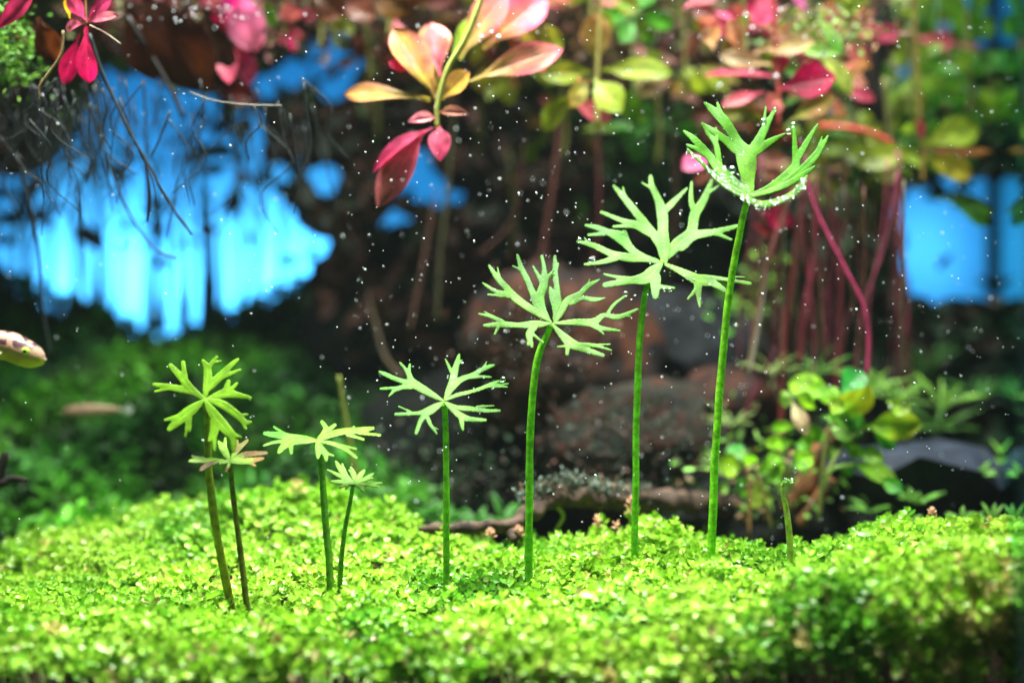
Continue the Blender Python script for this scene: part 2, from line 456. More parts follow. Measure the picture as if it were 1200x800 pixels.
def carpet():
    sp = 0.0240
    xs = np.arange(-1.62, 1.62, sp); ys = np.arange(YF - 0.01, 1.0, sp * 0.92)
    X, Y = np.meshgrid(xs, ys)
    x = (X + rng.uniform(-.5, .5, X.shape) * sp).ravel(); y = (Y + rng.uniform(-.5, .5, Y.shape) * sp).ravel()
    px = 600 + x / (S * (D + y) / D)
    keep = (px > -60) & (px < 1260)
    yc = interp(CRD_X, CRD_Y, px)
    keep &= y < yc + 0.28
    x, y = x[keep], y[keep]
    z = carpet_z(x, y)
    e = 0.01
    nxv = -(carpet_z(x + e, y) - z) / e; nyv = -(carpet_z(x, y + e) - z) / e
    nrm = np.stack([nxv, nyv, np.ones_like(nxv)], -1)
    z = z - 0.016 + rng.normal(0, 0.014, len(x)) + 0.017 * noise2(x, y, 22, 2) + np.where(rng.random(len(x)) < .03, rng.uniform(.015, .04, len(x)), 0)
    pos = np.stack([x, y, z], -1)
    # the cut front face
    xf = np.arange(-1.62, 1.62, 0.021); zf = np.arange(0, 0.34, 0.021)
    XF, ZF = np.meshgrid(xf, zf)
    xx = (XF + rng.uniform(-.5, .5, XF.shape) * 0.02).ravel(); dz = (ZF + rng.uniform(-.5, .5, ZF.shape) * 0.02).ravel()
    yy = YF - 0.035 + rng.uniform(-0.035, 0.02, len(xx)) - 0.04 * np.clip(dz / 0.05, 0, 1) * (1 - dz) 
    zz = carpet_z(xx, np.full_like(xx, YF + 0.03)) - dz
    hang = 0.20 + 0.05 * noise2(xx, xx * 0, 7, 5)
    kp = zz > -1.0
    kp &= (rng.random(len(xx)) < np.clip(1.15 - dz / (hang + 0.12), 0.15, 1))
    kp &= (zz > -0.750 + 0.012 * noise2(xx, xx * 0, 13, 9))
    pf = np.stack([xx, yy, zz], -1)[kp]
    nf = np.tile(np.array([[0, -1, 0.55]]), (len(pf), 1))
    dzf = dz[kp]
    pos_all = np.concatenate([pos, pf]); n_all = np.concatenate([nrm, nf]); face = np.concatenate([np.zeros(len(pos)), 0.3 + 0 * dzf])
    K = 6
    N = len(pos_all)
    n_all /= np.linalg.norm(n_all, axis=1, keepdims=True)
    # each plantlet's stem tip leans its own way
    tiltv = n_all + rng.normal(0, 0.28, (N, 3)); tiltv /= np.linalg.norm(tiltv, axis=1, keepdims=True)
    t1 = np.cross(tiltv, rng.normal(0, 1, (N, 3))); t1 /= np.linalg.norm(t1, axis=1, keepdims=True)
    t2 = np.cross(tiltv, t1)
    patch = noise2(pos_all[:, 0], pos_all[:, 1], 5, 1); patch2 = noise2(pos_all[:, 0], pos_all[:, 1], 12, 7)
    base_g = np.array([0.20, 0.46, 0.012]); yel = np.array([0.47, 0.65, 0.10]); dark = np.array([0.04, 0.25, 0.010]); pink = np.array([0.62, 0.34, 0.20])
    cs, ds, ns, ls, ws, cc = [], [], [], [], [], []
    pinkp = np.clip((patch2 - 1.1) * 1.0, 0, 0.22) + 0.018
    ispink = rng.random(N) < pinkp
    size = np.clip(rng.normal(1.0, 0.22, N), .55, 1.6) * (1 + 0.25 * face)
    for k in range(K):
        pair = k // 2
        ang = (k % 2) * math.pi + pair * math.pi / 2 + rng.normal(0, 0.25, N)
        el = np.array([0.25, 0.60, 1.05])[pair] + rng.normal(0, 0.22, N)
        radial = t1 * np.cos(ang)[:, None] + t2 * np.sin(ang)[:, None]
        d = radial * np.cos(el)[:, None] + tiltv * np.sin(el)[:, None]
        nn = tiltv * np.cos(el)[:, None] - radial * np.sin(el)[:, None]
        hh = np.array([0.0, 0.011, 0.021])[pair] + 0.004
        c = pos_all + tiltv * hh
        L = np.array([0.0275, 0.025, 0.018])[pair] * size
        w = L * rng.uniform(0.85, 1.0, N)
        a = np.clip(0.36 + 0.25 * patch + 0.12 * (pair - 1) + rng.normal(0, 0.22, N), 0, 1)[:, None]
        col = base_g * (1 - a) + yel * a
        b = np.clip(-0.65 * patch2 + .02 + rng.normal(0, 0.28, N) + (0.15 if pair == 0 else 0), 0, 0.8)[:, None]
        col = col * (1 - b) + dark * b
        col[ispink] = 0.45 * col[ispink] + 0.55 * pink
        old = rng.random(N) < 0.012 + 0.045 * (face > 0)
        col[old] = np.array([0.30, 0.26, 0.10])
        col *= rng.uniform(0.8, 1.15, N)[:, None]
        cs.append(c); ds.append(d); ns.append(nn); ls.append(L); ws.append(w); cc.append(col)
    o = leaf_cloud('carpet_plants', np.concatenate(cs), np.concatenate(ds), np.concatenate(ns), np.concatenate(ls), np.concatenate(ws), np.concatenate(cc), M['carpet'])
    o['label'] = 'bright green carpet of tiny round-leaved plants over the tank bed'
    o['category'] = 'ground cover'
    # thin stems hanging in the front face
    V, F = [], []
    for i in range(420):
        x = random.uniform(-1.2, 1.2); zt = float(carpet_z(x, YF + 0.03)) - random.uniform(0.03, 0.1)
        y = YF - 0.045 + random.uniform(-0.02, 0.03)
        v, f = tube_arrays([(x, y, zt), (x + random.uniform(-.02, .02), y - 0.01, zt - 0.07), (x + random.uniform(-.05, .05), y, zt - random.uniform(0.1, 0.2))], 0.0022, 0.0015, seg=4, sub=2)
        o_ = len(V); V += v; F += [tuple(a + o_ for a in q) for q in f]
    o = mesh_obj('carpet_stems', V, F, M['root'], cols=[(0.22, 0.30, 0.08)] * len(V))
    props(o, 'fine pale stems hanging in the cut front face of the carpet', 'ground cover', kind='stuff')
carpet()

# ------------------------------------------------------------------ buttercup leaves: lobes grown round their veins
def lobe_mesh(parent, spec, tf, centre, y0, kk, kr, koff, ccen, ctip, label=None, name='lobe', tint=None):
    ox, oy, sc = tf
    A, B, WA, WB = [], [], [], []
    for line in spec:
        p = [(ox + a / sc, oy + b / sc, c / sc) for a, b, c in line]
        # smooth each vein
        if len(p) > 2:
            q = catmull([(a, b, c) for a, b, c in p], 4)
            p = [(v.x, v.y, max(0.8, v.z)) for v in q]
        for a, b in zip(p[:-1], p[1:]):
            A.append(a[:2]); B.append(b[:2]); WA.append(a[2] / 2); WB.append(b[2] / 2)
    A = np.array(A); B = np.array(B); WA = np.array(WA) * 1.12 + .12; WB = np.array(WB) * 1.12 + .12
    st = 0.62
    x0, y0p = A.min(0) if (A.min(0) < B.min(0)).all() else np.minimum(A.min(0), B.min(0))
    x1, y1p = np.maximum(A.max(0), B.max(0))
    gx = np.arange(x0 - 8, x1 + 8, st); gy = np.arange(y0p - 8, y1p + 8, st)
    GX, GY = np.meshgrid(gx, gy)
    def sdf(qx, qy):
        d = np.full(qx.shape, 1e3)
        acc = np.zeros(qx.shape)
        kq = 2.2
        for a, b, wa, wb in zip(A, B, WA, WB):
            ab = b - a; l2 = (ab ** 2).sum() + 1e-9
            t = np.clip(((qx - a[0]) * ab[0] + (qy - a[1]) * ab[1]) / l2, 0, 1)
            dd = np.hypot(qx - a[0] - ab[0] * t, qy - a[1] - ab[1] * t) - (wa + (wb - wa) * t)
            acc += np.exp(-np.clip(dd, -20, 20) * kq)
        return -np.log(acc + 1e-12) / kq + 0.22 * np.sin(qx * 1.9 + 2.1 * np.sin(qy * .8)) * np.sin(qy * 1.7 + 1.4 * np.sin(qx * .7))
    d = sdf(GX, GY)
    ins = d < 0
    cell = ins[:-1, :-1] | ins[1:, :-1] | ins[:-1, 1:] | ins[1:, 1:]
    ii = np.arange(GX.size).reshape(GX.shape)
    quads = np.stack([ii[:-1, :-1], ii[1:, :-1], ii[1:, 1:], ii[:-1, 1:]], -1)[cell]
    used = np.unique(quads)
    rm = np.full(GX.size, -1); rm[used] = np.arange(len(used))
    quads = rm[quads]
    x = GX.ravel()[used].copy(); y = GY.ravel()[used].copy(); dv = d.ravel()[used].copy()
    out = dv > -0.25 * st
    for _ in range(3):
        e = 0.05
        gxx = (sdf(x[out] + e, y[out]) - sdf(x[out] - e, y[out])) / (2 * e)
        gyy = (sdf(x[out], y[out] + e) - sdf(x[out], y[out] - e)) / (2 * e)
        dd = sdf(x[out], y[out]); g2 = gxx ** 2 + gyy ** 2 + 1e-6
        x[out] -= gxx * dd / g2 * 0.95; y[out] -= gyy * dd / g2 * 0.95
    dv = sdf(x, y)
    bd = out
    cx, cy = centre
    r = np.hypot(x - cx, y - cy)
    dep = kk * (cy - y) + kr * r + koff + 1.6 * np.sin(x * 0.11 + y * 0.07 + koff) * np.clip(r / 40, 0, 1)
    th = 0.14 + 0.42 * (1 - np.exp(-np.clip(-dv, 0, None) / 1.2))
    th = th - 0.15 * np.exp(-((dv - dv.min()) / 1.1) ** 2) * (dv < -1.4)        # shallow groove along the veins
    th[bd] = 0.0
    nlen = math.sqrt(1 + kk * kk)
    nyc, nzc = -1 / nlen, kk / nlen
    Yd = y0 + dep * S
    k = S * (D + Yd) / D
    Xw = (x - 600) * k; Zw = (400 - y) * k
    base = np.stack([Xw, Yd, Zw], -1)
    nv = np.array([0, nyc, nzc])
    Ft = base + nv * (th * S)[:, None]; Bk = base - nv * (th * S * 0.8)[:, None]
    n = len(x)
    # shared rim: back copies of rim vertices reuse front
    mapb = np.arange(n) + n
    mapb[bd] = np.where(bd)[0]
    qb = mapb[quads][:, ::-1]
    allq = np.concatenate([quads, qb])
    V = np.concatenate([Ft, Bk])
    us = np.unique(allq); rm2 = np.full(2 * n, -1); rm2[us] = np.arange(len(us))
    rr = np.clip(r / 75, 0, 1)[:, None]
    C = np.array(ccen) * (1 - rr) + np.array(ctip) * rr
    pt = 0.5 + 0.5 * np.sin(x * 0.21 + 1.3 * np.sin(y * 0.17))[:, None]
    C = C * (0.86 + 0.28 * pt)
    C = C * (1 + 0.30 * np.exp(-((dv - dv.min() * .9) / .8) ** 2) * (dv < -1.2) - .18 * np.exp(-(dv / .7) ** 2))[:, None]
    if tint is not None:
        tq = np.clip((r - tint[0]) / tint[1], 0, 1)[:, None]
        C = C * (1 - tq) + np.array(tint[2]) * tq
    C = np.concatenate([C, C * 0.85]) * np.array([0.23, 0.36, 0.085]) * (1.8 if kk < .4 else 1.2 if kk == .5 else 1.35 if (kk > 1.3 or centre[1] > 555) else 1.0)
    o = mesh_obj(name, V[us], rm2[allq].astype(np.int32), M['lobe'], parent, cols=np.clip(C[us], 0, 1))
    if label: o['label'] = label
    return o

TA = (170, 400, 4.0); TB = (300, 480, 6.67); TC = (430, 400, 6.667); TD = (550, 290, 5.714); TE = (670, 200, 5.0); TF = (790, 110, 5.333)
GRP = 'fan-leaved water plants rising from the carpet'
def buttercup(label, tf, centre_z, y0, kk, stem_px, r0, r1, lobes, ccen, ctip, cstem, cstem2, tint=None, leaf_label=None):
    """thing > stem, leaf (> lobes). lobes: list of (spec, kr, koff[, options])"""
    ox, oy, sc = tf
    c = (ox + centre_z[0] / sc, oy + centre_z[1] / sc)
    bx, by = stem_px[-1]
    bz = P(bx, by, y0)
    t = empty('fan_leaf_plant', bz, label, 'water plant', GRP)
    pts = []
    n = len(stem_px)
    for i, (x, y) in enumerate(stem_px):
        pts.append(P(x, y, y0 + 0.012 * (1 if i else 0.0)))
    pts.append(pts[-1] + Vector((0.003, 0, -0.06)))
    tube('stem', pts, r0 * S, r1 * S, M['stem'], t, col=tuple(v * f for v, f in zip(cstem2, (3.2, 2.0, 1.2))), col2=tuple(v * f for v, f in zip(cstem, (3.0, 1.9, 1.2))), seg=12, sub=10, wob=.003, lumps=.10, lump_f=14)
    lf = bpy.data.objects.new('leaf', None); COL.objects.link(lf); lf.parent = t
    lf.location = P(c[0], c[1], y0) - Vector(bz)
    lf.empty_display_size = 0.02
    if leaf_label: lf['label'] = leaf_label
    for L in lobes:
        opt = L[3] if len(L) > 3 else {}
        lobe_mesh(lf, L[0], tf, c, y0, opt.get('kk', kk), L[1], L[2], opt.get('ccen', ccen), opt.get('ctip', ctip), tint=opt.get('tint', tint), label=opt.get('label'))
    return t

PALE = (0.42, 0.62, 0.20); MID = (0.22, 0.46, 0.05); SAT = (0.12, 0.36, 0.01)
# 1: yellow-green leaf, far left
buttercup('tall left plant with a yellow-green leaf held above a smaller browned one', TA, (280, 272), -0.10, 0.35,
  [(240, 468), (243, 505), (246, 560), (257, 640), (275, 735)], 4.0, 5.2, [
  ([[(280,272,14),(210,220,34),(175,175,30),(120,115,22)],[(190,200,28),(178,100,18)],[(225,235,30),(120,215,26),(42,203,16)],[(120,218,18),(48,235,10)]], .05, 0),
  ([[(280,270,14),(292,190,34),(292,130,30),(272,92,14)],[(292,130,24),(335,75,14)],[(325,100,12),(355,92,8)],[(288,225,30),(335,180,34),(400,115,22),(435,85,12)],[(350,172,26),(445,135,12)]], .05, .6),
  ([[(285,275,14),(370,245,38),(430,252,26),(495,265,12)],[(480,258,10),(492,275,8)],[(375,245,30),(390,190,20)],[(400,230,22),(430,198,12)]], .05, -1),
  ([[(290,275,14),(360,295,34),(430,345,32),(470,380,20),(494,378,10)],[(440,350,20),(478,342,10)],[(450,365,18),(472,408,12)]], 0, -1.5),
  ([[(282,280,14),(320,340,42),(370,400,44),(410,450,30),(415,515,12)],[(390,430,26),(448,450,12)],[(330,370,40),(322,430,34),(300,465,12)],[(324,430,22),(325,508,12)]], 0, -4),
  ([[(275,278,14),(220,320,42),(170,360,42),(115,410,22)],[(165,355,30),(95,368,12)],[(200,350,34),(205,395,22),(208,420,12)],[(200,390,18),(188,445,12)]], 0, -3),
  ], (0.42, 0.58, 0.10), (0.36, 0.52, 0.05), (0.09, 0.22, 0.03), (0.12, 0.20, 0.02))
# 2: small brown-tipped leaf
BR = (0.30, 0.10, 0.09)
buttercup('thin brownish stem topped by a small pale leaf with browned tips, beside the leftmost plant', TA, (398, 562), -0.11, 1.4,
  [(269, 541), (272, 570), (281, 640), (292, 735)], 2.6, 4.0, [
  ([[(398,562,10),(330,562,26),(270,555,24),(210,560,12)],[(270,552,18),(222,538,10)]], 0, 0),
  ([[(398,562,12),(370,510,30),(345,470,12)],[(372,510,22),(376,455,12)]], 0, 0),
  ([[(402,560,12),(430,510,22),(478,465,14)],[(436,500,16),(432,465,10)]], 0, -2, {'tint': (6, 8, (0.36, 0.20, 0.13))}),
  ([[(402,562,12),(470,530,24),(568,522,14)]], 0, -3, {'tint': (8, 12, BR), 'label': 'browned lobe'}),
  ([[(402,564,12),(480,560,24),(552,548,12)],[(480,562,18),(515,582,10)]], 0, -4, {'tint': (22, 8, (0.55, 0.18, 0.13))}),
  ([[(398,566,14),(380,605,12)]], 0, -2, {'tint': (2, 8, BR)}),
  ([[(340,562,14),(290,580,20),(262,600,14)]], 0, -3, {'tint': (10, 12, BR), 'label': 'browned lobe'}),
  ], (0.48, 0.60, 0.24), (0.45, 0.52, 0.12), (0.06, 0.12, 0.02), (0.05, 0.07, 0.02))
# 3
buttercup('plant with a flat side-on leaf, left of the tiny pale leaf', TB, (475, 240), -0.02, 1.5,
  [(376, 520), (377, 540), (380, 600), (386, 660), (389, 715)], 3.6, 4.6, [
  ([[(475,240,16),(380,225,40),(280,215,44),(180,200,44),(70,185,30)],[(240,200,26),(140,135,16)]], 0, 1, {'ctip': (0.08, 0.45, 0.10)}),
  ([[(470,240,18),(400,240,40),(300,245,50),(220,280,44),(180,330,26)],[(270,270,40),(275,335,26)],[(240,240,26),(140,255,20),(60,280,14)]], 0, -2),
  ([[(480,235,18),(540,180,46),(545,140,30),(515,95,26)],[(550,170,36),(615,120,26)]], 0, 2),
  ([[(485,238,18),(560,200,46),(680,170,44),(800,160,40),(915,145,26)],[(800,180,24),(968,198,20)],[(720,195,30),(840,232,18)],[(740,160,20),(765,132,14)]], 0, 0, {'ctip': (0.38, 0.48, 0.02)}),
  ([[(490,245,16),(600,265,28),(700,310,28),(785,375,18)],[(660,275,16),(780,305,16)]], 0, -3),
  ([[(480,245,18),(490,300,48),(485,375,18)],[(500,290,40),(540,340,36),(550,395,18)],[(540,335,24),(605,358,12)]], 0, -3),
  ], (0.40, 0.60, 0.18), (0.26, 0.50, 0.06), (0.04, 0.20, 0.03), (0.06, 0.22, 0.02))
# 4
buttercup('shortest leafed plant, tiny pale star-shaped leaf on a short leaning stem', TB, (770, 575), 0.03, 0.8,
  [(414, 568), (411, 585), (404, 620), (400, 660), (399, 712)], 2.2, 3.6, [
  ([[(765,575,12),(700,520,40),(650,450,30),(625,405,16)],[(705,510,26),(675,425,14)]], 0, 0),
  ([[(765,578,12),(660,520,26),(560,470,14)],[(765,580,12),(690,565,30),(590,560,18)],[(700,580,24),(655,610,16)],[(715,585,20),(705,618,10)]], 0, -1),
  ([[(772,570,12),(765,510,34),(740,450,16)],[(770,540,20),(725,470,8)]], 0, .5),
  ([[(775,572,12),(810,520,36),(845,475,20)],[(780,575,12),(850,545,30),(915,500,16)],[(860,545,18),(915,535,12)]], 0, 0),
  ([[(782,580,12),(880,580,26),(980,572,16)],[(890,590,18),(960,602,12)],[(780,585,14),(825,610,24),(840,640,12)]], 0, -1),
  ], (0.50, 0.68, 0.30), (0.42, 0.62, 0.20), (0.05, 0.22, 0.03), (0.05, 0.20, 0.02))
# 5
buttercup('mid-height plant with an open five-armed leaf, standing over the twig end', TC, (602, 467), 0.0, 0.9,
  [(521, 474), (522, 500), (523, 560), (523, 620), (523, 685)], 3.3, 4.4, [
  ([[(602,467,12),(500,410,44),(400,350,56),(350,315,50),(330,250,26),(335,180,16)],[(340,290,36),(300,215,20),(258,168,14)],[(340,325,34),(240,300,32),(150,260,28),(98,238,16)],[(350,350,40),(270,360,24),(108,370,18)],[(280,355,34),(215,385,22),(172,428,10)]], 0, 0),
  ([[(605,462,16),(640,390,46),(670,310,50),(685,240,44),(700,180,36),(720,105,16)],[(700,190,20),(742,148,10)],[(665,250,22),(640,195,18),(612,138,10)],[(660,370,40),(730,300,40),(820,265,32),(920,210,30),(992,185,14)],[(900,215,14),(934,162,8)],[(800,280,26),(900,275,18),(970,280,12)]], 0, 0),
  ([[(608,462,12),(700,420,28),(840,385,24),(960,340,26),(1035,308,14)],[(960,350,18),(1105,330,10)],[(980,355,14),(1095,355,12)]], 0, -1),
  ([[(608,472,12),(700,515,30),(800,525,34),(920,540,26),(1035,540,18)],[(860,510,16),(990,502,12)]], 0, 0),
  ([[(606,475,12),(660,525,30),(730,580,44),(800,605,34),(925,615,20)],[(735,590,30),(742,640,28),(750,692,10)]], 0, -1),
  ([[(598,475,12),(540,510,46),(480,545,56),(400,560,26),(225,570,24)],[(340,550,18),(250,508,12)],[(460,570,40),(420,620,32),(385,715,24)],[(475,600,30),(500,655,22),(545,720,12)],[(515,670,12),(555,685,8)]], 0, -3, {'ctip': (0.10, 0.46, 0.07)}),
  ], PALE, (0.20, 0.55, 0.08), (0.07, 0.33, 0.02), (0.06, 0.28, 0.015))
# 6
buttercup('plant with a dense many-fingered leaf bending right from its stem, third tallest', TD, (550, 505), 0.0, 0.8,
  [(645, 380), (641, 390), (633, 408), (627, 435), (622, 490), (620, 570), (619, 685)], 3.9, 4.8, [
  ([[(545,510,12),(440,515,46),(330,520,30),(220,515,34),(100,522,18)],[(225,500,26),(150,465,20),(65,445,12)],[(160,460,10),(100,430,8)],[(195,530,22),(170,580,12)]], 0, -3),
  ([[(445,525,34),(400,580,40),(420,662,20)],[(410,600,24),(392,650,14)],[(425,580,20),(495,638,12)]], 0, -4),
  ([[(548,500,12),(480,450,38),(380,390,42),(300,330,46),(240,260,36),(185,200,32),(132,122,14)],[(205,210,18),(188,135,8)],[(260,320,36),(170,290,22),(92,240,12)],[(220,325,20),(125,315,12)]], 0, -1),
  ([[(540,490,14),(470,400,56),(430,320,40),(390,220,34),(350,140,30),(322,52,14)],[(345,150,16),(290,125,8)],[(500,440,30),(475,330,48),(500,240,50),(500,140,26),(485,58,18)],[(480,220,30),(445,160,16),(425,125,10)],[(510,220,30),(562,155,14)]], 0, 0, {'ccen': MID, 'ctip': SAT}),
  ([[(570,490,20),(590,420,56),(560,330,44),(540,270,20)],[(600,420,50),(590,300,34),(575,180,34),(573,60,18)],[(590,140,14),(596,105,8)]], 0, 3, {'ccen': MID, 'ctip': SAT}),
  ([[(575,500,20),(620,420,40),(660,350,36),(740,310,30),(790,260,28),(868,218,12)],[(790,260,16),(806,215,8)],[(680,370,34),(760,340,24),(830,350,28),(905,340,12)]], 0, 1.5, {'ctip': SAT}),
  ([[(560,508,12),(700,500,36),(830,500,44),(900,455,28),(1000,465,30),(1125,415,16)],[(920,450,20),(970,380,18),(1045,325,12)],[(820,515,34),(880,540,28),(1005,558,14)],[(860,545,18),(900,580,10)],[(1040,460,12),(1080,462,8)]], 0, 0),
  ([[(555,515,12),(620,585,40),(680,640,56),(770,680,36),(895,722,22)],[(720,650,26),(830,655,20),(950,688,10)],[(800,652,14),(942,648,10)],[(660,650,30),(655,712,24)],[(650,660,18),(590,665,10)]], 0, -3),
  ], PALE, MID, (0.08, 0.36, 0.02), (0.06, 0.30, 0.015))
# 7
P2 = (0.33, 0.58, 0.22)
buttercup('second tallest plant, broad grey-green antler-like leaf facing the front', TE, (535, 540), 0.12, 0.8,
  [(777, 306), (768, 316), (759, 332), (753, 365), (748, 430), (745, 540), (744, 652)], 3.2, 4.6, [
  ([[(545,530,30),(540,460,66),(535,360,54),(530,260,56),(510,180,40),(470,90,28),(462,35,18)],[(475,110,16),(412,72,8)],[(550,230,34),(600,180,30),(675,105,12)],[(540,480,40),(490,390,44),(420,300,42),(340,200,36),(290,140,28),(245,90,12)],[(312,150,14),(300,100,8)],[(470,370,44),(380,320,40),(300,295,26),(175,245,18)],[(360,325,24),(245,328,14)]], 0, 0),
  ([[(560,500,40),(620,430,60),(700,360,52),(720,260,50),(770,180,40),(820,60,18)],[(800,130,20),(858,92,8)],[(725,250,30),(700,180,26),(702,68,12)],[(640,440,60),(720,380,46),(840,360,34),(990,320,16)],[(840,365,26),(935,405,12)]], 0, .4),
  ([[(530,545,14),(430,515,36),(340,510,44),(240,490,36),(130,440,28),(35,415,14)],[(100,425,14),(75,395,8)],[(260,510,36),(180,535,24),(78,550,14)]], 0, -2),
  ([[(500,530,24),(430,505,24),(360,470,36),(310,420,46),(230,370,34),(150,335,26),(82,322,14)],[(190,370,24),(98,378,14)],[(345,450,20),(318,390,26),(305,325,10)],[(300,370,26),(228,352,16)]], 0, 1, {'ctip': (0.16, 0.46, 0.09)}),
  ([[(528,545,14),(480,590,60),(430,630,60),(340,645,36),(195,670,30)],[(350,635,22),(270,625,18),(190,608,12)],[(490,630,60),(490,690,46),(490,735,34)],[(510,680,26),(600,688,14)]], 0, -4, {'ccen': (0.45, 0.66, 0.34), 'ctip': (0.22, 0.50, 0.10)}),
  ([[(540,545,14),(640,590,34),(740,640,54),(830,660,36),(940,730,14)],[(760,625,30),(870,632,20),(1045,662,18)],[(950,622,10),(1010,625,8)],[(740,660,44),(742,710,30),(750,795,12)],[(735,690,26),(682,752,12)]], 0, 0, {'ccen': (0.48, 0.68, 0.36), 'ctip': (0.40, 0.62, 0.26)}),
  ], (0.36, 0.60, 0.22), P2, (0.08, 0.38, 0.02), (0.07, 0.34, 0.015))
# 8
BEAD = {'ccen': (0.45, 0.66, 0.25), 'ctip': (0.30, 0.56, 0.10)}
buttercup('tallest plant, cupped bright green leaf edged with gas bubbles', TF, (470, 640), -0.02, 0.5,
  [(877, 232), (873, 245), (867, 270), (858, 320), (849, 400), (841, 490), (836, 570), (833, 675)], 3.6, 5.4, [
  ([[(470,640,50),(460,530,76),(450,400,110),(400,310,56),(320,180,56),(250,110,44),(192,60,14)],[(290,120,28),(270,60,14)],[(380,350,44),(320,290,40),(240,230,30),(175,190,14)],[(480,380,70),(530,290,50),(570,210,40),(632,95,14)],[(560,200,24),(572,85,10)],[(520,360,44),(590,305,36),(690,252,12)]], 0, 2, {'ccen': (0.45, 0.68, 0.22), 'ctip': (0.20, 0.50, 0.02)}),
  ([[(465,640,30),(380,560,50),(290,480,56),(220,390,44),(130,290,36),(62,235,14)],[(200,380,34),(140,345,24),(80,320,12)]], 0, -2),
  ([[(290,470,30),(280,440,36),(262,320,30),(210,240,26),(178,185,12)],[(265,290,24),(262,215,12)]], 0, 0, {'ctip': (0.22, 0.52, 0.04)}),
  ([[(460,650,30),(370,600,34),(280,540,30),(180,440,18),(85,348,12)]], 0, -5, BEAD),
  ([[(480,640,30),(600,590,46),(720,500,56),(760,440,44),(755,340,30),(748,195,14)],[(775,400,36),(830,300,30),(895,195,14)]], 0, -1),
  ([[(490,640,24),(640,600,34),(780,490,40),(880,390,40),(960,268,14)],[(900,350,20),(925,270,8)]], 0, -3),
  ([[(500,640,20),(700,570,34),(830,490,24),(878,455,10)]], 0, -5),
  ([[(470,665,30),(560,690,36),(680,660,34),(780,590,26),(828,515,12)]], 0, -8, BEAD),
  ], (0.42, 0.66, 0.28), (0.22, 0.55, 0.05), (0.12, 0.42, 0.03), (0.09, 0.38, 0.02))

# 9 seedling
t = empty('seedling', P(927, 690, -0.02), 'short curled bare shoot with bubbles on its hooked tip, far right of the foreground', 'water plant')
tube('stem', [P(917, 567, -.02), P(918, 580, -.02), P(922, 600, -.02), P(926, 640, -.02), P(928, 700, -.02)], 2.4 * S, 4.8 * S, M['stem'], t, col=(0.42, 0.55, 0.08), col2=(0.5, 0.6, 0.16), seg=10, sub=6)
tube('curled_tip', [P(917, 570, -.02), P(919, 565, -.022), P(923, 563, -.026), P(928, 565, -.03)], 2.8 * S, 1.8 * S, M['stem'], t, col=(0.30, 0.55, 0.10), seg=8, sub=5)

# ------------------------------------------------------------------ bubbles
def sphere_arrays(c, r, nu=12, nv=8, squash=(1, 1, 1)):
    c = Vector(c)
    V = [c + Vector((0, 0, r * squash[2]))]
    for i in range(1, nv):
        th = math.pi * i / nv
        for j in range(nu):
            ph = 2 * math.pi * j / nu
            V.append(c + Vector((r * squash[0] * math.sin(th) * math.cos(ph), r * squash[1] * math.sin(th) * math.sin(ph), r * squash[2] * math.cos(th))))
    V.append(c - Vector((0, 0, r * squash[2])))
    F = [(0, 1 + j, 1 + (j + 1) % nu) for j in range(nu)]
    for i in range(nv - 2):
        for j in range(nu):
            a = 1 + i * nu + j; b = 1 + i * nu + (j + 1) % nu
            F.append((a, a + nu, b + nu, b))
    l = len(V) - 1; o = 1 + (nv - 2) * nu
    F += [(l, o + (j + 1) % nu, o + j) for j in range(nu)]
    return V, F

big = [  # px, py, r, y, label
 (894.5, 143, 4.2, -.01, 'large bubble in the fork of the tallest leaf, near its upper middle tip'),
 (929.5, 146.5, 3.4, -.03, 'upper of two bubbles at the tip of the upright right lobe of the tallest leaf'),
 (924, 154.5, 3.4, -.03, 'lower of two bubbles beside the upright right lobe of the tallest leaf'),
 (858, 199, 4.4, -.05, 'largest bubble low on the left lobe of the tallest leaf'),
 (846.5, 206.5, 3.2, -.06, 'bubble left of and below the largest one on the tallest leaf'),
 (908, 128.5, 2.6, .0, 'small bubble on the uppermost middle tip of the tallest leaf'),
 (679, 281.5, 3.3, .1, 'bubble at the outermost left tip of the second tallest plant'),
 (692, 304.5, 3.3, .08, 'bubble on the lower left finger of the second tallest plant'),
 (733, 344.5, 3.4, -.01, 'bubble on the upper right fingertip of the third tallest plant'),
 (589.5, 444.5, 3.6, -.01, 'upper bubble at the right tip of the leaf over the twig'),
 (587, 449, 2.4, -.01, 'small bubble just under the bubble at the right tip of the leaf over the twig'),
 (525, 441.5, 2.0, -.01, 'small bubble left of the upright arm of the leaf over the twig'),
 (771, 347, 2.9, .05, 'bubble hanging under the lowest lobe of the second tallest plant'),
 (778.5, 339.5, 2.6, .05, 'left bubble of the row under the short lobe of the second tallest plant'),
 (785, 339.5, 2.6, .05, 'right bubble of the row under the short lobe of the second tallest plant'),
 (921, 562.5, 2.6, -.04, 'left bubble on the hooked tip of the bare shoot'),
 (928, 563, 3.0, -.05, 'right bubble on the hooked tip of the bare shoot'),
 (919, 582, 2.0, -.03, 'small bubble on the side of the bare shoot below its hook'),
 (951, 641, 4.0, .2, 'bubble lying on the carpet right of the bare shoot'),
]
for x, y, r, yy, lab in big:
    V, F = sphere_arrays(P(x, y, yy), r * S, 18, 12)
    props(mesh_obj('bubble', V, F, M['bubble'], origin=P(x, y, yy)), lab, 'bubble', 'gas bubbles clinging to the plants')
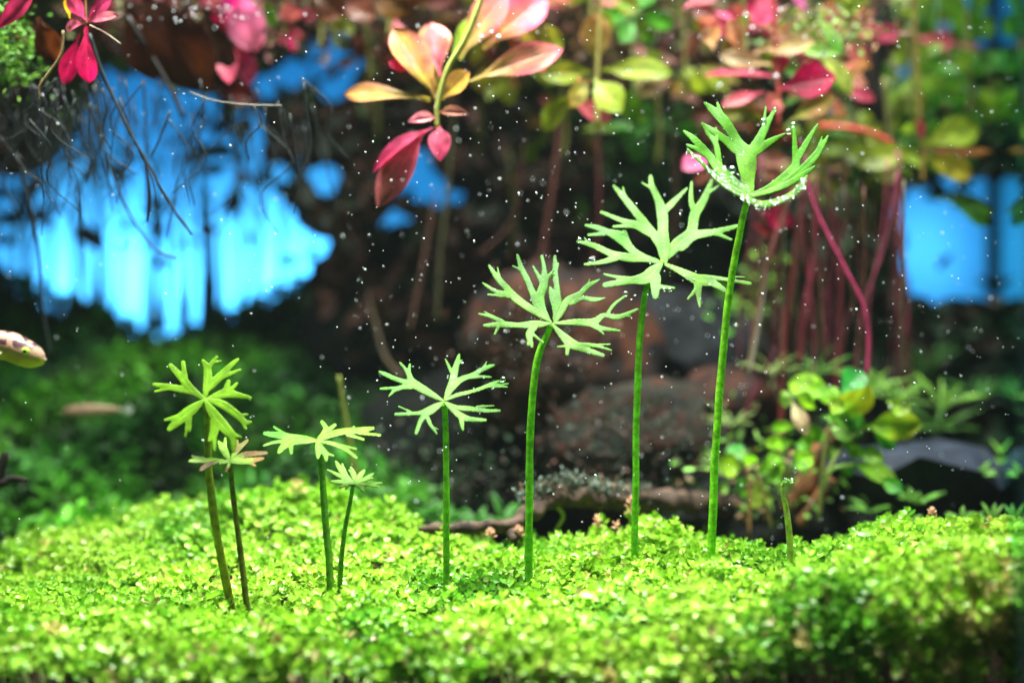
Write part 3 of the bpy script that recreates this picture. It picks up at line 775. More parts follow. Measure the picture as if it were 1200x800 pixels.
# fine beads along the lower lobes
V, F = [], []
def bead(x, y, yy, r):
    v, f = sphere_arrays(P(x, y, yy), r * S, 8, 6)
    o_ = len(V); V.extend(v); F.extend([tuple(a + o_ for a in q) for q in f])
def bead_line(pts, n, yy, spread, r0, r1):
    pp = catmull([Vector((TF[0] + a / TF[2], TF[1] + b / TF[2], 0)) for a, b in pts], 8)
    for i in range(n):
        q = random.random() * (len(pp) - 1); k = int(q); p = pp[k].lerp(pp[min(k + 1, len(pp) - 1)], q - k)
        bead(p.x + random.gauss(0, spread), p.y + random.gauss(0, spread) + 0.5, yy + random.uniform(-.012, .0), random.uniform(r0, r1))
bead_line([(460, 660), (370, 605), (280, 540), (180, 440), (85, 348)], 85, -0.045, 2.0, 0.55, 1.6)
bead_line([(470, 670), (560, 695), (680, 660), (780, 590), (828, 515)], 95, -0.055, 2.4, 0.55, 1.7)
bead_line([(465, 640), (380, 560), (290, 480)], 24, -0.035, 3.2, 0.5, 1.6)
bead_line([(440, 500), (470, 640), (430, 450)], 14, -0.012, 4, 0.5, 1.0)
bead_line([(300, 470), (330, 560), (300, 400)], 25, -0.035, 4, 0.6, 1.6)
bead_line([(450, 400), (380, 300), (300, 150)], 14, -0.0, 3, 0.5, 1.0)
for i in range(16):
    bead(random.uniform(385, 430), random.uniform(505, 520), 0.0, random.uniform(.3, .6))
for x, y, n in [(918, 600, 5), (577, 450, 6), (695, 305, 3), (788, 319, 4)]:
    for i in range(n): bead(x + random.uniform(-3, 3), y + random.uniform(-6, 6), -0.02, random.uniform(.4, 1.0))
props(mesh_obj('bubble_beads', V, F, M['bubble']), 'fine bubbles beaded along the undersides of the tallest leaf', 'bubbles', kind='stuff')

# ------------------------------------------------------------------ suspended specks in the water
def specks():
    V, F = [], []
    base, bf = sphere_arrays((0, 0, 0), 1.0, 6, 4)
    base = np.array(base)
    n = 0
    rs = random.Random(3)
    while n < 1350:
        px = rs.uniform(-20, 1220); py = rs.uniform(-20, 640)
        w = 1.0
        if px < 400: w = 0.35
        if py > 480: w *= 0.5
        if 430 < px < 1100 and py < 430: w *= 1.3
        if rs.random() > w: continue
        y = rs.uniform(-0.5, 0.9)
        if rs.random() < 0.25: y = rs.uniform(-0.12, 0.15)
        p = P(px, py, y)
        if px > 1130 and y > 0.5: continue
        r = rs.uniform(0.36, 0.82) * S * (0.8 if rs.random() < .85 else 1.5)
        a = rs.gauss(0.7, 0.5)
        st = rs.uniform(1.0, 1.9)
        v = base * np.array([r * st, r, r])
        R = np.array(Matrix.Rotation(a, 3, 'Y'))
        v = v @ R.T + np.array(p)
        o_ = len(V); V.extend(v.tolist()); F.extend([tuple(q + o_ for q in f) for f in bf]); n += 1
    props(mesh_obj('suspended_specks', V, F, M['speck']), 'tiny white specks drifting in the water', 'particles', kind='stuff')
specks()

# ------------------------------------------------------------------ driftwood twig lying on the carpet
t = empty('driftwood_branch', P(600, 610, .40), 'knobbly brown driftwood branch lying behind the carpet, its thin end pointing left', 'driftwood')
tw = [P(490, 619, .34), P(515, 619, .35), P(560, 617, .37), P(598, 614, .40), P(622, 600, .44), P(640, 585, .48), P(668, 580, .52), P(700, 584, .58), (P(745, 586, .66)), P(800, 588, .8), P(860, 592, 1.0)]
k = sc_at(.4)
tube('limb', tw, 0, 0, M['wood'], t, rs=[3 * k, 6 * k, 7 * k, 10 * k, 13 * k, 13 * k, 15 * k, 13 * k, 15 * k, 14 * k, 13 * k], seg=20, sub=14, lumps=0.55, lump_f=26)
tube('side_limb', [P(598, 618, .41), P(602, 625, .38), P(606, 634, .36)], 10 * k, 7 * k, M['wood'], t, seg=14, sub=6, lumps=.4, lump_f=30)
tube('side_limb', [P(650, 590, .5), P(660, 604, .5), P(650, 622, .5)], 3 * k, 2 * k, M['root'], t, seg=8, sub=6, col=(0.25, 0.30, 0.06))
# lichen tufts on the hump
n = 2600
q = rng.random(n) ** 0.8
pp = catmull([P(612, 585, .46), P(640, 572, .48), P(668, 567, .52), P(700, 572, .57), P(760, 578, .68)], 10)
pa = np.array(pp); fi = q * (len(pa) - 1); ki = fi.astype(int); ctr = pa[ki] + rng.normal(0, 1, (n, 3)) * np.array([.012, .014, .013])
dr = rng.normal(0, 1, (n, 3)); dr[:, 2] = abs(dr[:, 2]); dr[:, 1] -= .4
cl = np.array([0.22, 0.30, 0.24]) * rng.uniform(0.12, 0.8, (n, 1)); gi = rng.random(n) < .25; cl[gi] = np.array([.16, .10, .06])
o = leaf_cloud('lichen_tuft', ctr, dr, rng.normal(0, 1, (n, 3)), rng.uniform(.008, .018, n), rng.uniform(.005, .01, n), cl, M['lichen'])
o.parent = t; o.location = -t.location

# pink sprigs at the crest
def sprig(px, py, y, label, n=9, col=(0.42, 0.22, 0.13), size=8, h=14):
    k = sc_at(y)
    t = empty('pale_sprig', P(px, py, y), label, 'sprig', 'pinkish sprigs along the carpet edge')
    tube('stem', [P(px, py + 8, y), P(px + 1, py - h * .5, y), P(px, py - h, y)], 1.3 * k, 1 * k, M['root'], t, col=(0.35, 0.35, 0.12), seg=6, sub=3)
    for i in range(n):
        f = i / (n - 1); a = i * 2.4
        b = P(px, py - h * f, y)
        d = Vector((math.cos(a), math.sin(a) * .8, 0.35 + f)).normalized()
        leaf(t, b, b + d * size * k, size * .75 * k, name='leaf', mat='blade', c1=col, c2=tuple(min(1, c * 1.15) for c in col), nv=6, nu=3, face=(0, -0.3, 1), belly=.6)
sprig(738, 606, .38, 'tall pinkish sprig left of the second tallest stem base', h=20)
sprig(722, 622, .36, 'small pink sprig low beside the tall pinkish sprig', n=6, h=8, size=7)
sprig(700, 618, .38, 'pinkish sprig in the middle of the carpet edge behind the stems', n=7, h=10, size=7)
sprig(608, 628, .36, 'pink sprig touching the bend of the driftwood branch', n=8, h=8, size=8)
sprig(575, 630, .34, 'pale sprig in front of the thin part of the branch', n=8, h=7, size=8)
sprig(1092, 612, .24, 'largest pinkish sprig on the right-hand rise', n=12, h=12, size=8, col=(0.45, 0.26, 0.15))
sprig(1108, 624, .22, 'pinkish sprig right of the largest on the rise', n=10, h=8, size=8)
sprig(1094, 642, .16, 'lower pinkish sprig on the front of the right-hand rise', n=9, h=7, size=8)

# ------------------------------------------------------------------ moss slope at left rear
nx, ny = 70, 60
xs = np.linspace(-4.2, -0.15, nx); ys = np.linspace(0.85, 3.5, ny)
def slope_z(x, y):
    k = S * (D + y) / D
    px = 600 + x / k
    t = np.clip((y - 0.85) / 2.0, 0, 1)
    top = interp([-300, 0, 100, 200, 300, 360, 430, 480, 560], [385, 385, 372, 372, 358, 352, 380, 470, 640], px)
    py = 655 + (top - 655) * t ** 0.85
    z = -(py - 400) * k - 0.5 * np.clip(y - 2.85, 0, None)
    return z + 0.13 * noise2(x, y, 5, 3) + 0.06 * noise2(x, y, 13, 4)
X, Y = np.meshgrid(xs, ys); Z = slope_z(X, Y) - .04
idx = np.arange(nx * ny).reshape(ny, nx)
F = np.stack([idx[:-1, :-1], idx[:-1, 1:], idx[1:, 1:], idx[1:, :-1]], -1).reshape(-1, 4).astype(np.int32)
props(mesh_obj('mossy_slope', np.stack([X, Y, Z], -1).reshape(-1, 3), F, M['dark_stone']), kind='structure')
n = 26000
x = rng.uniform(-4.1, -0.25, n); y = rng.uniform(0.85, 3.2, n)
px = 600 + x / (S * (D + y) / D); kp = (px > -60) & (px < 520); x, y = x[kp], y[kp]; n = len(x)
ctr = np.stack([x, y, slope_z(x, y) + rng.uniform(-.03, .05, n)], -1)
cl = noise2(x, y, 7, 8)[:, None]; cl2 = noise2(x, y, 16, 6)[:, None]
a = np.clip(.5 + .5 * cl, 0, 1)
col = np.array([.004, .07, .012]) * (1 - a) + np.array([.075, .28, .010]) * a
col = 1.15 * col * np.clip(1 + .8 * cl2, .2, 2) * rng.uniform(.6, 1.4, (n, 1))
dr = rng.normal(0, 1, (n, 3)); dr[:, 2] = abs(dr[:, 2]) * .7; nn = rng.normal(0, .6, (n, 3)) + np.array([0, -.4, 1])
o = leaf_cloud('moss_cover', ctr, dr, nn, rng.uniform(.04, .085, n), rng.uniform(.02, .045, n), col, M['moss'])
props(o, 'dark green moss covering the slope at the left rear', 'moss')

# ------------------------------------------------------------------ stones
import bmesh
def rock(px, py, y, w, h, dpt, mat, label, seed=0, facets=0.0, rot=0.0, rough=.22, flat=False):
    bm = bmesh.new()
    bmesh.ops.create_icosphere(bm, subdivisions=2 if flat else 4, radius=1)
    rr = random.Random(seed)
    planes = [(Vector((rr.gauss(0, 1), rr.gauss(0, 1), rr.gauss(0, 1))).normalized(), rr.uniform(.62, .85)) for _ in range(9)]
    c = P(px, py, y); k = sc_at(y)
    off = Vector((seed * 3.1, seed * 1.7, 5))
    R = Matrix.Rotation(rot, 3, 'Y')
    for v in bm.verts:
        p = v.co.copy()
        for nrm, dd in planes:
            e = p.dot(nrm) - dd
            if e > 0: p -= nrm * e * facets
        p *= 1 + rough * mn.fractal(v.co * 1.6 + off, 0.9, 2.1, 4)
        p = R @ Vector((p.x * w * k / 2, p.y * dpt / 2, p.z * h * k / 2))
        v.co = p
    me = bpy.data.meshes.new('stone'); bm.to_mesh(me); bm.free()
    me.polygons.foreach_set('use_smooth', np.full(len(me.polygons), not flat, dtype=bool))
    me.materials.append(mat)
    o = bpy.data.objects.new('stone', me); COL.objects.link(o); o.location = c
    return props(o, label, 'stone')
rock(655, 415, 1.55, 230, 220, .7, M['red_stone'], 'rounded reddish-brown stone behind the third tallest leaf', 1, .3)
rock(800, 425, 1.75, 250, 190, .6, M['grey_stone'], 'faceted dark grey slab between the two tallest stems', 4, .9, .35, .14, True)
rock(745, 530, 1.35, 250, 170, .6, M['mottled_stone'], 'mottled green and rust stone above the driftwood branch', 3, .4)
rock(850, 480, 1.45, 120, 110, .4, M['red_stone'], 'small rust-red stone just behind the tallest stem', 8, .3)
rock(1085, 565, 1.1, 270, 120, .6, M['slate'], 'angular blue-grey slate lying at the lower right', 6, 1.0, .16, .16, True)
rock(570, 530, 2.0, 330, 260, .9, M['dark_stone'], 'nearly black stone in the shade left of the reddish stone', 5, .5)
rock(880, 600, 1.2, 240, 120, .6, M['dark_stone'], 'dark shaded stone under the broad lime-leaved plant', 9, .5)
rock(470, 400, 2.5, 260, 260, .8, M['dark_stone'], 'black stone deep at the back beside the blue opening', 12, .5)
rock(1180, 470, 3.3, 170, 180, .5, M['dark_stone'], 'dark stone in the far right corner of the tank', 14, .5)

# ------------------------------------------------------------------ thicket behind everything, overhead shade put into its leaf colours
from math import inf
def in_poly(px, py, poly):
    c = False; j = len(poly) - 1
    for i in range(len(poly)):
        xi, yi = poly[i]; xj, yj = poly[j]
        if (yi > py) != (yj > py) and px < (xj - xi) * (py - yi) / (yj - yi) + xi: c = not c
        j = i
    return c
OPEN = [
 [(125, 82), (215, 105), (262, 118), (250, 165), (262, 205), (265, 150), (290, 130), (308, 140), (312, 165), (300, 200), (325, 225), (345, 262), (392, 285), (372, 330), (330, 372), (250, 380), (120, 382), (-40, 360), (-40, 215), (35, 205), (72, 190), (92, 150)],
 [(318, 90), (350, 62), (375, 55), (378, 35), (412, 35), (416, 90), (420, 100), (395, 108), (372, 95), (340, 104)],
 [(1052, 232), (1100, 215), (1220, 212), (1220, 352), (1075, 352), (1055, 300)],
 [(1100, -20), (1220, -20), (1220, 30), (1160, 62), (1130, 40)],
]
HOLES = [(377, 208, 15), (440, 306, 12), (465, 257, 14), (480, 219, 10), (508, 225, 11), (493, 192, 12), (535, 231, 7), (458, 298, 9), (430, 55, 9), (983, 130, 11), (1060, 78, 10), (1130, 112, 10), (330, 205, 10), (1035, 35, 9), (1100, 20, 12), (1098, 38, 10), (312, 105, 9), (1040, 290, 0), (1128, 140, 8), (395, 100, 14), (1108, 205, 8)]
def is_open(px, py, pad=0):
    if any(in_poly(px, py, p) for p in OPEN): return True
    return any((px - a) ** 2 + (py - b) ** 2 < (r + pad) ** 2 for a, b, r in HOLES)
def thicket():
    cs, ds, ns, ls, ws, cc = [], [], [], [], [], []
    rs = random.Random(21)
    n = 0
    while n < 26000:
        px = rs.uniform(-60, 1170); py = rs.uniform(-80, 660)
        if px < 420 and py > 345: continue
        y = rs.uniform(2.1, 2.75)
        L = rs.uniform(18, 44)
        a = rs.uniform(0, 2 * math.pi)
        ex, ey = px + L * math.cos(a), py + L * math.sin(a)
        bad = False
        for f in (0, .33, .66, 1):
            if is_open(px + (ex - px) * f, py + (ey - py) * f, 4): bad = True; break
        if bad and (rs.random() > .022 or py > 330 or not (mn.noise(Vector((px / 34, py / 34, 3))) > .05)): continue
        b = P(px, py, y); e = P(ex, ey, y + rs.uniform(-.08, .08))
        cs.append(b); ds.append(e - b); ls.append((e - b).length); ws.append((e - b).length * rs.uniform(.35, .6))
        ns.append((rs.gauss(0, .4), -1, rs.gauss(.3, .4)))
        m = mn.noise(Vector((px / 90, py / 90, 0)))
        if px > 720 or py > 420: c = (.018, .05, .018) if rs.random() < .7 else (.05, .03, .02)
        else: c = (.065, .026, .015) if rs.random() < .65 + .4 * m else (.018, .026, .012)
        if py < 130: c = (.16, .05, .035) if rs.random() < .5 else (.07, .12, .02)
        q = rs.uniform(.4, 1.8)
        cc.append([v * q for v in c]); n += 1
    o = leaf_cloud('shade_toned_thicket', np.array(cs), np.array(ds), np.array(ns, float), np.array(ls), np.array(ws), np.array(cc), M['dark_leaf'])
    props(o, 'tangle of leaves coloured dark as if shaded, filling the middle background', 'plants')
thicket()

# ------------------------------------------------------------------ backlit frosted film and the right-hand pane
def backdrop_mat():
    m, nt, b, L = new_mat('frosted_blue_film')
    geo = nd(nt, 'ShaderNodeTexCoord')
    no = nd(nt, 'ShaderNodeTexNoise', i_Scale=1.3, i_Detail=3.0); L.new(geo.outputs['Object'], no.inputs['Vector'])
    mx = nd(nt, 'ShaderNodeMix', data_type='RGBA'); L.new(no.outputs[0], mx.inputs[0])
    mx.inputs[6].default_value = (0.03, 0.32, 0.80, 1); mx.inputs[7].default_value = (0.09, 0.50, 0.92, 1)
    tr = nd(nt, 'ShaderNodeBsdfTranslucent'); L.new(mx.outputs[2], tr.inputs[0])
    df = nd(nt, 'ShaderNodeBsdfDiffuse'); df.inputs[0].default_value = (0.01, 0.12, 0.3, 1)
    ms = nd(nt, 'ShaderNodeMixShader', i_0=0.2); L.new(tr.outputs[0], ms.inputs[1]); L.new(df.outputs[0], ms.inputs[2])
    L.new(ms.outputs[0], nt.nodes['Material Output'].inputs[0]); nt.nodes.remove(b)
    return m
yb = 3.6
bv = [(-3.6, yb, -1.6), (2.36, yb, -1.6), (2.36, yb, 2.2), (-3.6, yb, 2.2), (-3.6, yb + .03, -1.6), (2.36, yb + .03, -1.6), (2.36, yb + .03, 2.2), (-3.6, yb + .03, 2.2)]
o = mesh_obj('rear_film', bv, [(0, 1, 2, 3)], backdrop_mat(), smooth=False)
props(o, kind='structure')

def pane_mat():
    m, nt, b, L = new_mat('side_pane_glass')
    gl = nd(nt, 'ShaderNodeBsdfGlossy'); gl.inputs['Color'].default_value = (0.55, 0.90, 0.84, 1); gl.inputs['Roughness'].default_value = 0.02
    tr = nd(nt, 'ShaderNodeBsdfTransparent'); tr.inputs[0].default_value = (0.3, 0.7, 0.6, 1)
    lw = nd(nt, 'ShaderNodeFresnel', i_IOR=1.33)
    mr = nd(nt, 'ShaderNodeMapRange', i_1=0.02, i_2=0.35, i_3=0.35, i_4=1.0)
    ms = nd(nt, 'ShaderNodeMixShader')
    L.new(lw.outputs[0], mr.inputs[0]); L.new(mr.outputs[0], ms.inputs[0]); L.new(tr.outputs[0], ms.inputs[1]); L.new(gl.outputs[0], ms.inputs[2])
    L.new(ms.outputs[0], nt.nodes['Material Output'].inputs[0]); nt.nodes.remove(b)
    return m
A_ = P(1164, 400, yb - .02); B_ = P(1172, 400, 1.2)
dirw = (B_ - A_).normalized(); nw = Vector((dirw.y, -dirw.x, 0))
if nw.x < 0: nw = -nw
C_ = B_ + dirw * 3.0
pv = []
for q in (A_, C_, C_ + nw * .06, A_ + nw * .06):
    pv += [(q.x, q.y, -1.6), (q.x, q.y, 2.2)]
pt = empty('side_pane', (A_.x, A_.y, -1.6), 'tall glass side of the tank mirroring the plants at the right edge', 'glass pane')
mesh_obj('glass', pv, [(0, 1, 3, 2), (2, 3, 5, 4), (4, 5, 7, 6), (6, 7, 1, 0), (1, 7, 5, 3), (0, 2, 4, 6)], pane_mat(), pt, smooth=False)
# silicone seam in the corner
M['seam'] = simple('silicone_seam', (0.004, 0.10, 0.085), 0.35)
tube('seam', [(A_.x - .012, yb - .03, -1.6), (A_.x - .012, yb - .03, 0.3), (A_.x - .012, yb - .03, 2.2)], .028, .028, M['seam'], pt, seg=8, sub=2)

# ------------------------------------------------------------------ broad-leaved plants of the middle distance
PK = (0.75, 0.10, 0.14); PK2 = (0.85, 0.14, 0.22); PEACH = (0.72, 0.36, 0.14); YG = (0.42, 0.48, 0.07); GR = (0.16, 0.42, 0.04); RED = (0.55, 0.006, 0.02); OL = (0.30, 0.36, 0.04); BRN = (0.16, 0.055, 0.018)

# centre pink plant
y = .42
t = empty('pink_stem_plant', P(513, 121, y), 'peach and pink leaved plant hanging in the upper middle, curled pink leaves below', 'water plant')
tube('stem', [P(512, 150, y), P(513, 121, y), P(525, 80, y), P(548, 40, y), P(575, -30, y)], 2.5 * sc_at(y), 3.5 * sc_at(y), M['root'], t, col=(0.45, 0.5, 0.1), sub=6)
lfp(t, 515, 120, 462, 30, 44, y, .05, (.62, .50, .14), (.70, .40, .14), edge=(.8, .25, .2), wavy=.06, belly=.62, roll=.2)
lfp(t, 516, 90, 506, 24, 40, y + .03, .05, (.75, .25, .22), (.85, .34, .26), edge=(.7, .45, .2), wavy=.08, belly=.6)
lfp(t, 517, 118, 549, 84, 30, y, -.04, (.60, .48, .14), (.72, .48, .15), edge=(.8, .45, .2), belly=.6, roll=-.3)
lfp(t, 504, 117, 402, 106, 30, y, .06, (.60, .55, .12), (.70, .42, .16), edge=(.8, .38, .22), belly=.65, wavy=.08, roll=.3)
lfp(t, 549, 96, 661, 54, 38, y + .05, .06, (.45, .42, .08), (.62, .24, .13), edge=(.85, .16, .20), belly=.6, wavy=.08)
lfp(t, 538, 70, 592, -14, 42, y + .1, .04, (.52, .60, .10), (.85, .25, .24), edge=(.9, .22, .25), belly=.6)
lfp(t, 566, 58, 640, -8, 50, y + .15, .06, (.65, .5, .12), (.85, .16, .22), edge=(.9, .12, .25), belly=.6)
lfp(t, 515, 148, 516, 188, 27, y - .02, -.03, (.85, .28, .28), (.82, .12, .16), edge=(.95, .35, .35), belly=.45, fold=.3)
lfp(t, 508, 150, 433, 196, 20, y, -.02, (.85, .25, .28), (.72, .10, .16), belly=.5, fold=.35, curl=.3, roll=.5)
lfp(t, 497, 153, 441, 242, 38, y - .01, .0, (.80, .22, .24), (.50, .26, .10), edge=(.85, .25, .25), belly=.5, fold=.2, wavy=.06)
lfp(t, 512, 138, 480, 140, 14, y - .02, -.03, (.85, .45, .42), (.80, .35, .35), fold=.4, curl=.5)
lfp(t, 514, 132, 547, 131, 13, y - .02, -.03, (.55, .30, .2), (.50, .25, .16), fold=.4, curl=.5)
lfp(t, 515, 108, 500, 66, 16, y + .06, .05, (.55, .5, .12), (.45, .5, .1))
lfp(t, 480, 84, 455, 72, 14, y + .04, .0, RED, (.8, .02, .04))
lfp(t, 530, 62, 560, 15, 20, y + .12, .05, (.35, .5, .08), (.45, .55, .08))

# green cluster right of it
def cluster(name, label, px, py, y, leaves, stems=(), cat='water plant', group=None):
    t = empty(name, P(px, py, y), label, cat, group)
    for L in leaves:
        bx, by, tx, ty, w, c1, c2 = L[:7]
        kw = L[7] if len(L) > 7 else {}
        lfp(t, bx, by, tx, ty, w, y + kw.pop('o', random.uniform(-.06, .06)), kw.pop('dy', random.uniform(-.08, .08)), c1, c2, roll=kw.pop('roll', random.uniform(-.35, .35)), belly=kw.pop('belly', .56), wavy=.05, **kw)
    for s in stems:
        pts, r, c = s
        tube('stem', [P(a, b, y + .02) for a, b in pts], r * sc_at(y), r * .8 * sc_at(y), M['root'], t, col=c, sub=6)
    return t
cluster('green_stem_plant', 'yellow-green broad-leaved cluster at top centre, right of the pink plant', 700, 82, .9, [
 (704, 82, 788, 84, 34, YG, (.34, .46, .05), {'edge': (.5, .5, .1)}), (694, 84, 636, 88, 28, YG, OL), (700, 76, 696, 16, 38, (.5, .5, .1), (.62, .38, .16), {'edge': (.7, .35, .2)}),
 (700, 96, 760, 142, 28, (.3, .48, .06), (.22, .4, .04)), (696, 92, 728, 130, 36, (.55, .62, .18), (.45, .55, .1)), (672, 108, 634, 152, 30, OL, (.35, .42, .05)),
 (668, 114, 716, 142, 24, (.7, .22, .16), (.6, .2, .14)), (690, 90, 668, 125, 22, OL, (.5, .38, .1)), (655, 70, 640, 30, 26, (.35, .45, .06), (.5, .45, .1)), (636, 60, 610, 30, 28, OL, (.6, .4, .12))],
 [([(700, 150), (700, 85), (706, -30)], 3, (.35, .3, .08)), ([(660, 92), (645, 85), (630, 82)], 3, (.6, .03, .06)), ([(690, 98), (668, 92), (650, 78)], 2.5, (.55, .05, .05))], group='leafy stems across the top of the tank')
cluster('green_stem_plant', 'small bright green leaves at the top edge above the yellow-green cluster', 740, 20, 1.2, [
 (740, 18, 706, 22, 22, GR, (.2, .5, .08)), (740, 18, 722, -10, 22, GR, (.15, .45, .05)), (742, 16, 765, -8, 22, (.2, .5, .15), GR), (745, 20, 792, 28, 24, GR, (.2, .5, .05)), (742, 24, 728, 50, 22, (.15, .4, .08), GR), (745, 24, 766, 52, 20, OL, GR),
 (735, 50, 758, 66, 14, (.4, .16, .06), (.3, .12, .05))],
 [([(745, 150), (742, 60), (744, -30)], 2.5, (.2, .3, .08))], group='leafy stems across the top of the tank')
# red cluster
cluster('red_stem_plant', 'deep red leaved plant behind the tallest cupped leaf, pale pink leaves round it', 912, 95, .85, [
 (911, 90, 826, 84, 26, RED, (.60, .05, .03), {'edge': (.75, .25, .12), 'roll': .7}), (915, 104, 979, 90, 44, (.42, .002, .012), (.55, .006, .02), {'edge': (.65, .02, .03), 'roll': 0}), (908, 92, 918, 60, 20, RED, RED),
 (885, 60, 955, 48, 30, (.62, .42, .22), (.50, .48, .18), {'edge': (.8, .35, .25)}), (895, 108, 846, 122, 18, RED, (.65, .25, .15)), (905, 76, 842, 64, 22, (.6, .45, .25), (.65, .5, .35)),
 (868, 62, 856, 22, 22, (.7, .38, .22), (.75, .42, .28)), (836, 58, 831, 30, 26, (.65, .4, .18), (.72, .42, .22)), (952, 50, 1000, 108, 26, (.5, .5, .2), (.42, .5, .12)), (924, 142, 980, 112, 26, OL, (.55, .45, .12), {'edge': (.7, .35, .15)}),
 (898, 140, 845, 132, 22, OL, (.35, .35, .08)), (915, 112, 900, 128, 26, (.6, .3, .12), (.5, .1, .05)), (890, -14, 898, 30, 36, (.8, .28, .26), (.85, .2, .25)), (922, -10, 948, 16, 12, (.9, .35, .55), (.8, .3, .5)), (880, 30, 925, 38, 18, (.5, .2, .1), (.4, .3, .1)),
 (930, 60, 985, 62, 20, (.3, .45, .1), (.25, .42, .06)), (960, 20, 985, 60, 18, OL, GR), (800, 10, 840, -8, 26, (.5, .12, .1), (.5, .2, .12))],
 [([(912, 150), (912, 95), (905, -30)], 3, (.4, .06, .05))], group='leafy stems across the top of the tank')
cluster('olive_stem_plant', 'olive and yellow leaved plant with a red stalk, right of the tallest leaf', 1080, 175, 1.25, [
 (1075, 178, 1002, 190, 34, YG, OL), (1080, 170, 1150, 146, 40, YG, (.34, .45, .06)), (1082, 184, 1142, 206, 34, (.5, .5, .08), (.55, .48, .1)), (1080, 176, 1164, 180, 13, (.6, .25, .1), (.5, .3, .1), {'roll': .8}), (1060, 190, 970, 176, 26, OL, (.25, .35, .04)),
 (1070, 200, 1010, 215, 24, (.24, .32, .04), OL), (1010, 180, 950, 165, 26, (.35, .42, .06), (.2, .35, .03)), (1095, 232, 1166, 246, 24, (.12, .3, .03), (.2, .34, .04)), (1118, 240, 1160, 262, 26, (.08, .24, .02), (.1, .26, .03)),
 (1005, 205, 1040, 240, 30, (.14, .16, .03), (.12, .14, .02)), (990, 215, 985, 255, 32, (.12, .13, .03), (.1, .1, .02)), (1080, 165, 1078, 140, 12, RED, (.6, .1, .06)), (960, 150, 1000, 135, 24, (.45, .3, .1), OL)],
 [([(960, 148), (1010, 153), (1046, 168)], 4, (.60, .06, .04)), ([(1082, 215), (1080, 175), (1074, 60), (1070, -40)], 2.4, (.3, .2, .05))], group='leafy stems across the top of the tank')
cluster('green_stem_plant', 'soft green oval leaves in the upper right, behind the olive plant', 1090, 110, 1.8, [
 (1075, 120, 1042, 100, 44, GR, (.16, .40, .06)), (1080, 118, 1125, 96, 44, (.20, .45, .06), GR), (1090, 100, 1092, 60, 34, GR, (.2, .4, .06)), (1060, 140, 1042, 176, 48, (.2, .42, .06), OL), (1110, 140, 1152, 120, 46, (.22, .5, .1), GR), (1090, 150, 1100, 190, 40, (.25, .45, .08), OL),
 (1120, 60, 1148, 104, 34, GR, (.15, .42, .03)), (1128, 40, 1108, -12, 30, (.25, .5, .05), (.3, .5, .08)), (1130, 50, 1162, 20, 30, GR, (.25, .5, .06)), (1100, 44, 1062, 58, 24, (.3, .4, .08), OL), (1075, 45, 1120, 50, 20, (.75, .12, .08), (.8, .18, .14)), (1120, 52, 1145, 56, 12, (.6, .2, .1), (.5, .25, .1)),
 (1140, 30, 1150, -20, 22, (.2, .5, .06), (.25, .5, .1)), (1150, 90, 1168, 60, 26, GR, (.2, .5, .1)), (1020, 20, 1050, -10, 20, OL, GR), (1010, 60, 1030, 90, 22, OL, (.3, .3, .1)), (1095, 20, 1075, -5, 24, GR, OL)],
 [([(1092, 170), (1092, 110), (1100, -20)], 3, (.15, .3, .06)), ([(1134, 150), (1132, 90), (1128, -20)], 3, (.15, .35, .06))], group='leafy stems across the top of the tank')
def rand_cluster(label, px, py, y, n, R, cols, seed, w=.5, name='broad_leaf_plant', stem=(.2, .2, .05)):
    rr = random.Random(seed); L = []
    for i in range(n):
        a = rr.uniform(0, 2 * math.pi); q = rr.uniform(0, .55) * R
        bx, by = px + q * math.cos(a), py + q * math.sin(a) * .8
        l = R * rr.uniform(.45, .8); a += rr.uniform(-.6, .6)
        c = rr.choice(cols); c2 = rr.choice(cols)
        L.append((bx, by, bx + l * math.cos(a), by + l * math.sin(a) * .75, l * w * rr.uniform(.75, 1.2), c, tuple((p + q_) / 2 for p, q_ in zip(c, c2)), {'dy': rr.uniform(-.25, .25) * R * .004, 'o': rr.uniform(-.12, .12), 'roll': rr.uniform(-.9, .9)}))
    return cluster(name, label, px, py, y, L, [([(px, py + R * .7), (px + 3, py), (px - 4, py - R - 30)], 3, stem)], group='leafy stems across the top of the tank')
GG1 = (.22, .45, .06); GG2 = (.12, .34, .03); GG3 = (.35, .48, .08); DG = (.05, .18, .02); RB = (.25, .07, .03); PB = (.5, .2, .12); DR = (.16, .03, .02)
rand_cluster('bright green broad leaves at the top right corner', 1105, 50, 2.0, 12, 60, [GG1, GG2, GG3], 101)
rand_cluster('loose green oval leaves between the glass corner and the olive plant', 1120, 150, 2.1, 14, 62, [GG1, GG2, (.15, .4, .1)], 102, .62)
rand_cluster('dull green leaves beside the black stump', 985, 190, 1.8, 14, 64, [DG, OL, GG2], 103)
rand_cluster('greenish-red leaves at the top edge above the black stump', 1020, 10, 1.5, 14, 52, [GG3, OL, RB], 104)
rand_cluster('dark olive leaves hanging under the olive plant', 1010, 240, 1.9, 10, 56, [(.08, .1, .02), (.05, .08, .015)], 105)
rand_cluster('reddish leaves at the top edge between the green and the red plants', 810, 20, 1.5, 14, 60, [RB, PB, OL, DR], 106)
rand_cluster('mixed brown-green leaves behind the yellow-green cluster', 770, 110, 1.8, 14, 66, [GG2, DG, RB], 107)
rand_cluster('dim green leaves in the shade under the yellow-green cluster', 745, 190, 2.0, 9, 70, [DG, (.04, .2, .02)], 108)
rand_cluster('brownish pink leaves at the top edge behind the pink plant', 560, 15, 1.4, 14, 66, [RB, PB, DR, OL], 109)
rand_cluster('dark brown leaves over the small blue gaps at the top', 440, 30, 1.6, 12, 60, [(.10, .04, .015), DR, (.12, .08, .02)], 110)
rand_cluster('rusty leaves hanging at the top left of the pink plant', 375, 25, 1.3, 9, 46, [RB, (.3, .12, .05), OL], 111)
